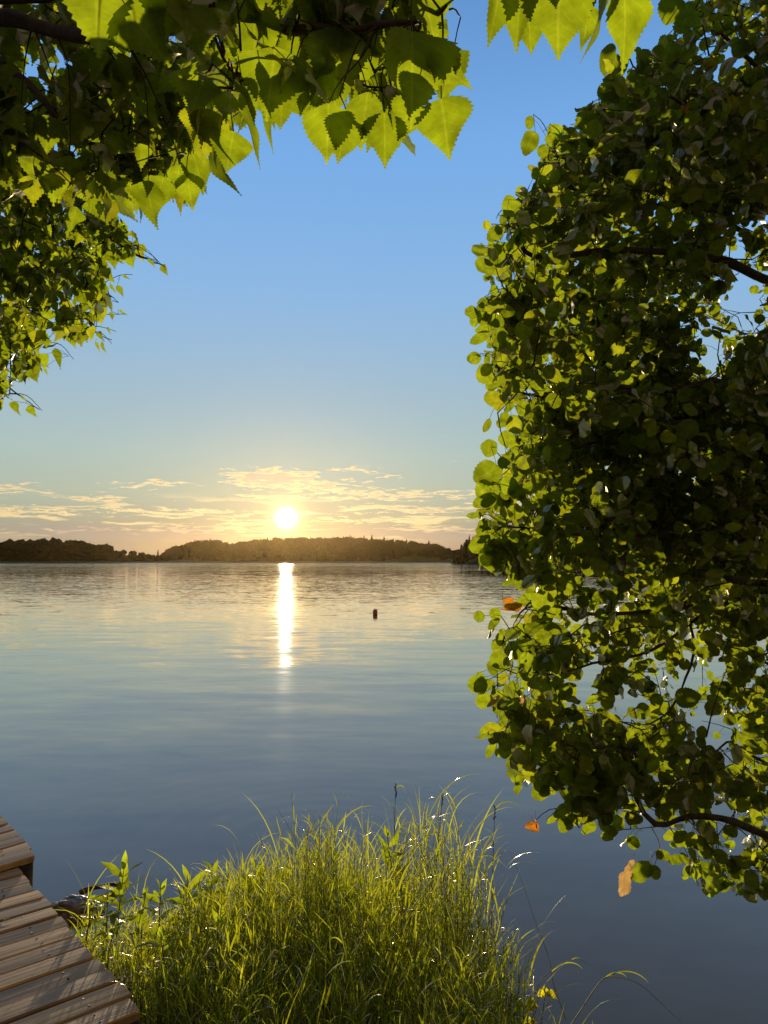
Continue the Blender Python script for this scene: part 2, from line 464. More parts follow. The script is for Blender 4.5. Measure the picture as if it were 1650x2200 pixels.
# faint rings spreading from the bank
rel = t.vm('SUBTRACT', pos, tuple(rp_near))
rd = t.vm('LENGTH', rel)
ring = t.m('MULTIPLY', t.m('SINE', t.m('MULTIPLY', rd, 30.0)), t.m('MULTIPLY', t.m('EXPONENT', t.m('MULTIPLY', rd, -0.9)), 0.012))
rv = t.vm('SCALE', t.node('ShaderNodeVectorMath', {'operation': 'NORMALIZE'}).outputs[0], scale=ring)
t.link(rel, rv.node.inputs[0].links[0].from_node.inputs[0])
tot = t.vm('ADD', tot, rv)
tx_, ty_, tz_ = t.sep(tot)
nv = t.node('ShaderNodeVectorMath', {'operation': 'NORMALIZE'}); t.link(t.xyz(tx_, ty_, 1.0), nv.inputs[0])
p = t.node('ShaderNodeBsdfPrincipled', Roughness=0.03, IOR=1.33)
for k_, v_ in (('Coat Weight', 1.0), ('Coat IOR', 1.21), ('Coat Roughness', 0.03)): p.inputs[k_].default_value = v_
t.link(nv.outputs[0], p.inputs['Coat Normal'])
p.inputs['Base Color'].default_value = (.135, .080, .010, 1); p.inputs['Specular Tint'].default_value = (1, .5, .10, 1)
t.link(nv.outputs[0], p.inputs['Normal'])
t.link(p.outputs[0], out.inputs[0])
M_WATER = m

# ------------------------------------------------------------------ setting: water, bank, far shore
g = Geo()
g.add([(-1500, -1500, 0), (1500, -1500, 0), (1500, 1500, 0), (-1500, 1500, 0)], np.array([[0, 1, 2, 3]]))
tag(g.build('water', M_WATER), kind='structure')

nx, ny = 160, 150
gx, gy = np.meshgrid(np.linspace(-9, 9, nx), np.linspace(-12, 6, ny))


def bank_h(x, y):
    a = 0.55 - 0.55 * np.clip((y - 0.2) / 1.6 + 0.25 * np.sin(x * 1.3), -1.5, 3)
    l1 = 1 - np.sqrt(((x + 0.42 + 0.25 * (y - 2.9)) / 1.12) ** 2 + ((y - 2.7) / 1.28) ** 2)
    l2 = 1 - np.sqrt(((x - 2.65) / 0.75) ** 2 + ((y - 3.0) / 1.2) ** 2)
    l3 = 1 - np.sqrt(((x + 4.1) / 1.5) ** 2 + ((y - 0.9) / 1.7) ** 2)
    h = np.maximum(np.maximum(a * 0.45, np.maximum(l1, l2) * 0.42), l3 * 0.5)
    h = h + 0.02 * np.sin(x * 9 + 2 * y) * np.cos(y * 8)
    return np.clip(h, -0.4, 0.16 + 0.03 * np.sin(3 * x + y))


gz = bank_h(gx, gy)
idx = np.arange(nx * ny).reshape(ny, nx)
quads = np.stack([idx[:-1, :-1], idx[:-1, 1:], idx[1:, 1:], idx[1:, :-1]], -1).reshape(-1, 4)
g = Geo(); g.add(np.stack([gx, gy, gz], -1), quads)
tag(g.build('ground', M_SOIL), kind='structure')


def interp(pts, x):
    p = np.array(sorted(pts), float)
    return np.interp(x, p[:, 0], p[:, 1])


def azpt(px, d):
    """ground-plan point at photo column px, depth d along the view"""
    return (px - 825) / F * d, d * math.cos(PITCH)


SKY_LEFT = [(-900, 1150), (-400, 1140), (-60, 1158), (0, 1168), (20, 1163), (60, 1161), (100, 1160), (122, 1158), (142, 1166), (165, 1160), (200, 1165), (230, 1172), (250, 1186), (268, 1198)]
SKY_MID = [(348, 1197), (356, 1184), (370, 1176), (400, 1168), (440, 1160), (470, 1160), (500, 1169), (520, 1165), (560, 1158), (620, 1155), (700, 1156), (760, 1154), (800, 1158), (850, 1162), (900, 1166), (940, 1171), (965, 1181), (985, 1192)]
SKY_RIGHT = [(975, 1200), (990, 1172), (1005, 1160), (1030, 1152), (1060, 1142), (1100, 1130), (1200, 1112), (1400, 1095), (1700, 1085), (2600, 1090)]


def ridge(name, skyline, d0, d1, drop, mat, frac=0.55):
    xs = np.linspace(skyline[0][0] - 8, skyline[-1][0] + 8, 90)
    top = interp(skyline, xs)
    rows = []
    for k, (u, hf) in enumerate([(0, -0.02), (.03, .05), (.25, .45), (.5, .8), (.75, 1), (1.0, .9), (1.3, 0.3), (1.5, -0.05)]):
        d = d0 + (d1 - d0) * u
        X, Y = azpt(xs, d)
        H = np.maximum((1203 - top) / F * d1 + 2.0 - drop, 1.0) * frac
        Z = H * hf - (0.5 if hf < 0 else 0)
        rows.append(np.stack([X, np.full_like(X, Y), Z], -1))
    Vv = np.stack(rows)
    n = len(xs); idx = np.arange(Vv.shape[0] * n).reshape(-1, n)
    q = np.stack([idx[:-1, :-1], idx[:-1, 1:], idx[1:, 1:], idx[1:, :-1]], -1).reshape(-1, 4)
    g = Geo(); g.add(Vv.reshape(-1, 3), q)
    return tag(g.build(name, mat), kind='structure')


ridge('hills', SKY_MID, 700, 840, 9, M_HILL, 1.0)
ridge('hills', SKY_LEFT, 560, 640, 11, M_HILL, 0.7)
ridge('hills', SKY_RIGHT, 350, 430, 9, M_HILL, 0.7)
# low shore strip between the woods, and a meadow under the wood
ridge('shore', [(200, 1200), (300, 1199), (420, 1199)], 640, 720, 0.2, M_REED, 0.6)
ridge('field', [(835, 1203), (868, 1194), (900, 1193), (945, 1196), (985, 1201)], 688, 705, 0.2, M_FIELD, 0.9)
ridge('shore', [(-900, 1206), (0, 1205.2), (250, 1205), (500, 1205), (800, 1205.5), (1000, 1206)], 545, 556, 0.0, M_REED, 0.9)


def ico(sub):
    import bmesh
    bm = bmesh.new(); bmesh.ops.create_icosphere(bm, subdivisions=sub, radius=1)
    v = np.array([q.co[:] for q in bm.verts]); f = np.array([[q.index for q in p.verts] for p in bm.faces]); bm.free()
    return v, f


ICO2, ICO2F = ico(2)
ICO3, ICO3F = ico(3)


def lump(v, k, amp, seed):
    r = np.random.default_rng(seed)
    n = np.zeros(len(v))
    for j in range(k):
        w = r.normal(size=3) * (2 + j * 1.3); n += np.sin(v @ w + r.uniform(0, 6.3)) / (1 + 0.35 * j)
    return v * (1 + amp * n[:, None])


def broad_crown(seed, h=1.0, w=0.42):
    """a rounded crown of many overlapping leafy lumps, height 1"""
    r = np.random.default_rng(seed); g = Geo()
    for k in range(16):
        zc = 0.30 + 0.58 * r.random(); rr = w * math.sqrt(max(0.05, 1 - ((zc - 0.5) / 0.48) ** 2)) * 0.62
        a = r.uniform(0, 6.28)
        c = np.array([rr * math.cos(a), rr * math.sin(a), zc])
        v = lump(ICO2, 6, 0.10, seed * 31 + k) * (0.16 + 0.07 * r.random()) * np.array([1.1, 1.1, 0.85])
        v = v + r.normal(0, 0.034, v.shape)
        g.add(v + c, ICO2F)
    return g


def spruce_crown(seed):
    r = np.random.default_rng(seed); g = Geo(); n = 11
    for k in range(9):
        z0 = 0.10 + 0.098 * k; rad = 0.20 * (1 - k / 9.6) ** 0.9 + 0.01
        an = np.arange(n) / n * 6.283 + r.uniform(0, 1)
        rj = rad * (1 + r.uniform(-.35, .25, n))
        base = np.stack([rj * np.cos(an), rj * np.sin(an), np.full(n, z0) - 0.03 * r.random(n)], -1)
        top = np.array([[0, 0, z0 + 0.17]])
        g.add(np.concatenate([base, top]), np.stack([np.arange(n), (np.arange(n) + 1) % n, np.full(n, n)], -1))
    return g


def trunk_geo():
    g = Geo(); tubes(g, np.array([[0, 0, 0], [0, 0, .25], [0.01, 0, .5]]), np.array([.03, .025, .012]), 6); return g


def merge_tree(G0, src, loc, s, rot):
    c, sn = math.cos(rot), math.sin(rot)
    Rm = np.array([[c, sn, 0], [-sn, c, 0], [0, 0, 1]])
    off = 0
    V = np.concatenate(src.v) @ Rm * np.array(s) + np.array(loc)
    for f in src.f: pass
    G0.add(V, [f for f in src.f])


BROAD = [broad_crown(k) for k in range(6)]
CONI = [spruce_crown(20 + k) for k in range(5)]


def wood(name, skyline, d0, d1, n, hgt, conifer, label, frac, drop, lo=None, hi=None):
    lo = skyline[0][0] if lo is None else lo; hi = skyline[-1][0] if hi is None else hi
    g = Geo()
    for k in range(n):
        px = rng.uniform(lo, hi); u = rng.random()
        d = d0 + (d1 - d0) * u
        top = float(interp(skyline, px))
        X, Y = azpt(px, d)
        ztop = (1203 - top) / F * d + 2.0
        H = max((1203 - top) / F * d1 + 2.0 - drop, 1.0) * frac
        zb = max(0.0, H * float(np.interp(u, [0, .03, .25, .5, .75, 1], [0, .05, .45, .8, 1, .9])) - 0.4)
        h = hgt * rng.uniform(.7, 1.0)
        h = min(h, (ztop - zb) * rng.uniform(.78, 1.05))
        if h < 1.5: h = 1.5
        if rng.random() < conifer:
            merge_tree(g, CONI[rng.integers(5)], (X, Y, zb - 0.05 * h), (h * .95, h * .95, h * rng.uniform(1.0, 1.18)), rng.uniform(0, 6))
        else:
            w = max(h, 5.0) * rng.uniform(.8, 1.3)
            merge_tree(g, BROAD[rng.integers(6)], (X, Y, zb - 0.22 * h), (w, w, h * 1.22), rng.uniform(0, 6))
    o = g.build(name, M_CROWN if conifer < 0.5 else M_SPRUCE, smooth=False)
    return tag(o, label, 'wood', None, 'stuff')


wood('distant_wood', SKY_MID, 702, 842, 620, 15, 0.55, 'dark mixed wood covering the long low hill under the sun', 1.0, 9)
wood('distant_wood', SKY_RIGHT, 352, 432, 460, 12, 0.7, 'dark wooded headland behind the round-leaved tree', 0.7, 9)
wood('distant_wood', SKY_LEFT, 575, 642, 220, 16, 0.0, 'dark leafy mass behind the row of rounded trees on the far shore', 0.7, 11)


wood('distant_wood', [(246, 1183), (262, 1185), (285, 1187), (310, 1188), (328, 1189), (356, 1190)], 640, 690, 46, 6, 0.05, 'low dark bushes in the dip between two far woods', 0.3, 2)


def part_mesh(src, name, mat, parent, scale):
    g = Geo(); merge_tree(g, src, (0, 0, 0), scale, 0.0)
    o = g.build(name, mat, None, smooth=False); o.parent = parent
    return o


_proto = {}


def far_tree(kind, px, d, top, base_z, width, label, group=None, name=None):
    X, Y = azpt(px, d)
    h = (1203 - top) / F * d + 2.0 - base_z
    o = empty(name or ('spruce_tree' if kind == 's' else 'broadleaf_tree'), (X, Y, base_z))
    tag(o, label, 'tree', group)
    k = rng.integers(5)
    src = CONI[k] if kind == 's' else BROAD[k]
    key = (kind, int(k))
    if key not in _proto:
        _proto[key] = (part_mesh(src, 'crown', M_SPRUCE if kind == 's' else M_CROWN, o, (1, 1, 1)), part_mesh(trunk_geo(), 'trunk', M_BARK, o, (1, 1, 1)))
    else:
        for q in _proto[key]:
            c = q.copy(); COL.objects.link(c); c.parent = o
    o.scale = (width, width, h)
    o.rotation_euler = (0, 0, rng.uniform(0, 6))
    return o


# rounded trees along the far shore, one by one
for px in [-8, 14, 36, 58, 79, 100, 121, 143, 165, 186, 207, 228, 244]:
    top = float(interp(SKY_LEFT, px)) + rng.uniform(-1.5, 1.5)
    far_tree('b', px + rng.uniform(-3, 3), 570 + rng.uniform(-6, 10), top, -4.5, rng.uniform(15, 20), 'dark rounded tree in the grove on the far shore opposite the jetty', 'rounded trees of the far grove')
far_tree('b', 268, 640, 1180, 0.2, 7.5, 'low round tree at the edge of the far grove, before the shore dips', None)
far_tree('b', 287, 645, 1184, 0.2, 8.0, 'second low round tree after the far grove, in the dip of the shore', None)
far_tree('b', 306, 650, 1187, 0.2, 6.5, 'third and smallest round bush in the dip of the far shore', None)
far_tree('s', 341, 660, 1181, 0.2, 9.0, 'lone pointed spruce standing in the dip between two far woods', None)
for px, top in [(738, 1152), (752, 1150), (782, 1151), (799, 1149), (825, 1152), (845, 1157), (873, 1158), (921, 1161), (668, 1153), (575, 1155), (452, 1157), (432, 1161)]:
    d = 800
    ztop = (1203 - top) / F * d + 2
    far_tree('s', px, d, top, ztop - rng.uniform(9, 11), rng.uniform(11, 14), 'pointed spruce breaking the skyline of the wooded hill under the sun', 'spruces on the far skyline')
far_tree('b', 953, 690, 1188, 0.2, 8.0, 'pale round bush beside the meadow on the far shore', None)
far_tree('b', 980, 360, 1184, -0.3, 5.5, 'rounded tree at the tip of the wooded headland', None)
far_tree('s', 1008, 372, 1151, 1.0, 9.0, 'tall spruce at the end of the wooded headland', None)

# buoy
bp_ = G(806, 1321, 0.0)
bo = tag(empty('mooring_buoy', bp_), 'small reddish brown buoy floating alone on the lake', 'buoy')
prof = [(0.0, -.10), (.055, -.10), (.078, -.06), (.084, 0), (.084, .05), (.086, .065), (.076, .078), (.086, .091), (.087, .13), (.078, .17), (.052, .195), (.022, .204), (0.0, .206)]


def lathe(prof, n=24):
    pr = np.array(prof); an = np.arange(n) / n * 6.28318
    V = np.stack([pr[:, None, 0] * np.cos(an), pr[:, None, 0] * np.sin(an), np.broadcast_to(pr[:, None, 1], (len(pr), n))], -1)
    idx = np.arange(len(pr) * n).reshape(len(pr), n); nx_ = np.roll(idx, -1, 1)
    q = np.stack([idx[:-1], nx_[:-1], nx_[1:], idx[1:]], -1).reshape(-1, 4)
    return V.reshape(-1, 3), q


g = Geo(); v, q = lathe(prof); g.add(v + bp_, q); g.build('float', M_BUOY, bo)
g = Geo(); v, q = lathe([(.08, -.06), (.0865, -.058), (.0875, .015), (.0865, .022), (.083, .022)]); g.add(v + bp_, q); g.build('collar', M_BUOYBAND, bo)
g = Geo(); an = np.linspace(0, math.pi, 9); tubes(g, np.stack([.02 * np.cos(an), 0 * an, .202 + .024 * np.sin(an)], -1) + bp_, np.full(9, .004), 6); g.build('ring', M_BUOYBAND, bo)

# ------------------------------------------------------------------ jetty decks
ZD = 0.35


def board_deck(root, edge_pt, edir, bdir, s0, s1, z, width, pitch, thick, seed, extend, gap=0.010):
    """boards along bdir, laid side by side from s0 to s1 along edir"""
    r = np.random.default_rng(seed); g = Geo()
    n = int(round((s1 - s0) / pitch)); pitch = (s1 - s0) / n
    for k in range(n):
        a = s0 + k * pitch + r.uniform(-.002, .002); b = a + pitch - gap + r.uniform(-.002, .003)
        end = extend + r.normal(0, .006); dz = r.normal(0, .0018); tw = r.normal(0, .002)
        rn = r.random()
        K = 14
        u = np.linspace(end, -width, K)
        rows = []; at = []
        bev = .006
        sec = [(a, -thick), (a, -bev), (a + bev, 0), ((a + b) / 2, .0012), (b - bev, 0), (b, -bev), (b, -thick)]
        for i, uu in enumerate(u):
            e_in = 0.004 if i == 0 else 0
            P = [edge_pt + edir * (sk + (0)) + bdir * uu + np.array([0, 0, zk + dz + tw * (sk - a) / pitch * 2 + .0012 * math.sin(uu * 2.3 + rn * 9)]) for sk, zk in sec]
            rows.append(P); at.append([(uu, sk - a, rn) for sk, zk in sec])
        V = np.array(rows); S = len(sec)
        idx = np.arange(K * S).reshape(K, S)
        nxt = np.roll(idx, -1, 1)
        q = np.stack([idx[:-1], idx[1:], nxt[1:], nxt[:-1]], -1).reshape(-1, 4)
        g.add(V.reshape(-1, 3), q, np.array(at).reshape(-1, 3))
        # end grain
        e = rows[0]; c = np.mean(e, 0)[None]
        g.add(np.concatenate([np.array(e), c]), np.stack([np.arange(S), (np.arange(S) + 1) % S, np.full(S, S)], -1), np.array([(0.0, 5 * (sk - a), rn * .5) for sk, zk in sec] + [(0, 0, rn)]))
        for off in (.14, 1.0, 1.9):
            for sk in (a + .028, b - .028):
                cN = edge_pt + edir * sk + bdir * (-off + r.uniform(-.006, .006)) + np.array([0, 0, z - edge_pt[2] + dz + .0022])
                an = np.arange(8) / 8 * 6.283
                P = cN + .0042 * (np.cos(an)[:, None] * edir + np.sin(an)[:, None] * bdir)
                g.add(np.concatenate([P, P - np.array([0, 0, .004])]), [np.arange(8)[None], np.stack([np.arange(8), (np.arange(8) + 1) % 8, 8 + (np.arange(8) + 1) % 8, 8 + np.arange(8)], -1)], None, 1)
    return g.build('decking', [M_DECK, M_NAIL], root, smooth=False)


def box_beam(g, p0, p1, w, h, up=(0, 0, 1)):
    p0 = np.array(p0, float); p1 = np.array(p1, float); d = nrm(p1 - p0); s = nrm(np.cross(d, up)); u = np.cross(s, d)
    L = np.linalg.norm(p1 - p0)
    V = []; A = []
    b = min(w, h) * .08
    sec = [(-w / 2 + b, -h / 2), (w / 2 - b, -h / 2), (w / 2, -h / 2 + b), (w / 2, h / 2 - b), (w / 2 - b, h / 2), (-w / 2 + b, h / 2), (-w / 2, h / 2 - b), (-w / 2, -h / 2 + b)]
    rn = random.random()
    for q, l in ((p0, 0), (p1, L)):
        for a, c in sec: V.append(q + s * a + u * c); A.append((l, a + c * .7, rn))
    f = np.array([[i, (i + 1) % 8, 8 + (i + 1) % 8, 8 + i] for i in range(8)])
    cap = np.array([[7, 6, 5, 4, 3, 2, 1, 0], [8, 9, 10, 11, 12, 13, 14, 15]])
    g.add(np.array(V), [f, cap], np.array(A))


Ae = G(40, 1865, ZD); Be = G(305, 2172, ZD)
edir = nrm(Be - Ae)
b0 = G(0, 2154, ZD); b1 = G(226, 2072, ZD)
bdir = nrm(b1 - b0)
# one common square frame: boards run across, square to the edge
bperp = np.array([-edir[1], edir[0], 0.0]); bperp = bperp if bperp @ bdir > 0 else -bperp
bd = nrm(0.6 * bdir + 0.4 * bperp)
deck = tag(empty('wooden_jetty', (Ae[0], Ae[1], ZD)), 'weathered brown plank walkway along the bank, dappled with plant shadows', 'jetty')
board_deck(deck, Ae, edir, bd, -0.02, np.linalg.norm(Be - Ae) + 0.0, ZD, 2.1, 0.1195, .032, 5, 0.0)
gap0 = np.linalg.norm(Be - Ae)
g = Geo()
for off in (-.14, -1.0, -1.9):
    p0 = Ae + bd * off + edir * 0.02 + np.array([0, 0, -.105]); p1 = Ae + bd * off + edir * (gap0 - .02) + np.array([0, 0, -.105])
    box_beam(g, p0, p1, .07, .14)
bo_ = g.build('beam', M_BEAM, deck, smooth=False)
for s_ in (0.25, gap0 - 0.35):
    for off in (-.2, -1.85):
        g = Geo(); q = Ae + edir * s_ + bd * off
        tubes(g, np.array([[q[0], q[1], -.45], [q[0], q[1], .06], [q[0], q[1], ZD - .18]]), np.array([.06, .06, .058]), 12); g.build('post', M_BEAM, deck)

# second, slightly higher pontoon beyond
ZU = 0.385
C0 = G(78, 1838, ZU); C1 = G(0, 1862, ZU); C2 = G(0, 1745, ZU)
ud = nrm(C2 - C0); ubd = nrm(C0 - C1)
pon = tag(empty('floating_pontoon', (C0[0], C0[1], ZU)), 'brown plank pontoon with a thick dark side, beyond the end of the walkway', 'pontoon')
board_deck(pon, C0, ud, ubd, 0.0, 4.2, ZU, 2.4, 0.127, .030, 9, 0.0)
g = Geo()
# body under the planks with rounded corner
hw, dep = 0.165, 0
sec = []
q0 = C0 + ubd * (-.004) + ud * .006
for a in np.linspace(0, math.pi / 2, 6):
    rr = .035
    sec.append(q0 - ubd * rr + ud * rr + ubd * rr * math.sin(a) - ud * rr * math.cos(a))
body = [q0 - ubd * 2.3] + sec + [q0 + ud * 4.15, q0 + ud * 4.15 - ubd * 2.3]
body = np.array(body); n = len(body)
top = body + np.array([0, 0, -.032]); bot = body + np.array([0, 0, -.032 - hw]); bot2 = bot - ubd * .02 + ud * .02 + np.array([0, 0, -.03])
V = np.concatenate([top, bot, bot2]); i = np.arange(n); j = (i + 1) % n
f = [np.stack([i, j, n + j, n + i], -1), np.stack([n + i, n + j, 2 * n + j, 2 * n + i], -1), (np.arange(n) + 2 * n)[None, ::-1], np.arange(n)[None]]
L = np.concatenate([[0], np.cumsum(np.linalg.norm(np.diff(body, axis=0), axis=1))])
A = np.concatenate([np.stack([L, np.full(n, z), np.full(n, .3)], -1) for z in (0, .17, .19)])
g.add(V, f, A)
g.build('fascia', M_BEAM, pon, smooth=False)

fl = G(16, 1975, ZD + .006); g = Geo()
# ------------------------------------------------------------------ stone, driftwood and wet stone by the bank
sp = G(158, 1962, 0.0)
import bmesh
bm = bmesh.new(); bmesh.ops.create_icosphere(bm, subdivisions=5, radius=1)
v = np.array([q.co[:] for q in bm.verts]); f = np.array([[q.index for q in p.verts] for p in bm.faces]); bm.free()
v = lump(v, 6, .04, 8)
seeds = nrm(np.random.default_rng(3).normal(size=(110, 3)))
dd = np.sort(np.arccos(np.clip(nrm(v) @ seeds.T, -1, 1)), 1)
cell = np.clip((dd[:, 1] - dd[:, 0]) / .12, 0, 1)
v = v * (1 + .09 * (cell[:, None] ** .6 - .6))
v = v * np.array([.16, .11, .085]) + np.array([sp[0], sp[1], -.005])
g = Geo(); g.add(v, f)
tag(g.build('boulder', M_STONE), 'lumpy dark brown boulder between the walkway and the grass', 'boulder')
lp0 = G(170, 1918, .02); lp1 = G(255, 1901, .025)
g = Geo(); pts = smooth_line([lp0, lp0 * .6 + lp1 * .4 + np.array([0, 0, .012]), lp1], 14)
tubes(g, pts, .015 + .003 * np.sin(np.linspace(0, 9, 14)), 12)
tag(g.build('driftwood_log', M_DRIFT), 'thin dark log lying in the water behind the lumpy boulder', 'log')
wp = G(607, 1872, 0.012)
v = lump(ICO3, 6, .05, 12) * np.array([.055, .035, .030]) + np.array([wp[0], wp[1], .004])
g = Geo(); g.add(v, ICO3F)
tag(g.build('wet_stone', M_PALESTONE), 'small pale wet stone breaking the water behind the grass, catching the sun', 'stone')

# ------------------------------------------------------------------ leaves


def template(kind, n, teeth=0.0, cols=1):
    """flat leaf outline, blade from (0,0) to (0,1): points (m,2), quads/tris"""
    r = np.random.default_rng(1)
    if kind == 'birch':
        kt = [0, .05, .12, .2, .28, .38, .5, .62, .74, .85, .93, 1]; kw = [0.03, .19, .33, .405, .425, .39, .32, .235, .15, .075, .03, 0]
    elif kind == 'aspen':
        kt = [0, .04, .12, .25, .42, .58, .72, .84, .93, .98, 1]; kw = [0.04, .20, .36, .475, .53, .52, .46, .36, .22, .10, 0]
    else:
        kt = [0, .1, .25, .45, .65, .85, 1]; kw = [.02, .085, .13, .145, .115, .055, 0]
    if teeth > 0:
        ts = []; ws = []
        for k in range(n):
            a = k / n; b = (k + .78) / n
            wa = np.interp(a, kt, kw); wb = np.interp(b, kt, kw)
            j = .7 + .6 * ((k * 37 % 11) / 11)
            ts += [a, b]; ws += [max(wa - teeth * .5 * j, 0.012) if k else wa, wb + teeth * .5 * j]
        ts.append(1.0); ws.append(0.0)
        ts = np.array(ts); ws = np.array(ws)
    else:
        ts = np.linspace(0, 1, n + 1); ws = np.interp(ts, kt, kw)
    nr = len(ts)
    fr = [0] + [(c + 1) / cols for c in range(cols)]
    pts = []
    for t_, w_ in zip(ts, ws):
        for sgn in range(-cols, cols + 1):
            u = abs(sgn) / cols
            # inner columns follow a smoothed outline
            wi = np.interp(t_, kt, kw) if abs(sgn) < cols else w_
            x_ = math.copysign(u * wi, sgn) if sgn else 0
            # lateral lobes at the base swing back, tips of side veins run forward
            y_ = t_ - (0.06 * u * (1 - t_) if kind == 'aspen' else 0.0)
            pts.append((x_, y_))
    m_ = 2 * cols + 1
    idx = np.arange(nr * m_).reshape(nr, m_)
    q = np.stack([idx[:-1, :-1], idx[:-1, 1:], idx[1:, 1:], idx[1:, :-1]], -1).reshape(-1, 4)
    return np.array(pts), q


T_HERO = template('birch', 17, .044, 2)
T_BIRCH = template('birch', 9, .055, 1)
T_BIRCH_S = template('birch', 6, 0, 1)
T_ASPEN = template('aspen', 10, .050, 1)
T_ASPEN_S = template('aspen', 8, 0.03, 1)
T_LANCE = template('lance', 7, 0, 1)


def add_leaves(g, tpl, B, D, Nn, L, rnd, wid=1.0, fold=0.42, droop=0.36, mat=0, r=rng, curl=0.10):
    """blades from base B along D with face normal Nn, length L (all arrays of N)"""
    pts, q = tpl; N = len(B); m_ = len(pts)
    if N == 0: return
    D = nrm(D); Nn = nrm(Nn - (Nn * D).sum(1, keepdims=True) * D); S = np.cross(D, Nn)
    X = pts[None, :, 0] * (np.asarray(wid).reshape(-1, 1) if np.ndim(wid) else wid); Y = np.broadcast_to(pts[None, :, 1], (N, m_))
    X = np.broadcast_to(X, (N, m_))
    fo = (fold * r.uniform(-.4, 1.3, N))[:, None]; dr = (droop * r.normal(.4, .8, N))[:, None]
    ph = r.uniform(0, 6.28, N)[:, None]
    Z = fo * np.abs(X) - dr * Y ** 2 + curl * np.sin(Y * 9 + ph) * np.abs(X) * 2 + 0.10 * r.normal(size=(N, 1)) * X
    P = B[:, None] + L[:, None, None] * (Y[..., None] * D[:, None] + X[..., None] * S[:, None] + Z[..., None] * Nn[:, None])
    A = np.stack([np.broadcast_to(pts[None, :, 0], (N, m_)), Y, np.broadcast_to(rnd[:, None], (N, m_))], -1)
    f = (q[None] + (np.arange(N) * m_)[:, None, None]).reshape(-1, 4)
    g.add(P.reshape(-1, 3), f, A.reshape(-1, 3), mat)


def petioles(g, A, B, rad, mat):
    mid = (A + B) / 2 + (np.linalg.norm(B - A, axis=1) * .08)[:, None] * np.array([0, 0, 1.0])
    tubes(g, np.stack([A, mid, B], 1), np.broadcast_to(np.array([rad, rad * .8, rad * .8]), (len(A), 3)), 3, mat)


def inside(poly, px, py):
    poly = np.array(poly, float); n = len(poly); c = np.zeros(len(px), bool)
    for i in range(n):
        x1, y1 = poly[i]; x2, y2 = poly[i - 1]
        hit = ((y1 > py) != (y2 > py)) & (px < (x2 - x1) * (py - y1) / ((y2 - y1) + 1e-12) + x1)
        c ^= hit
    return c


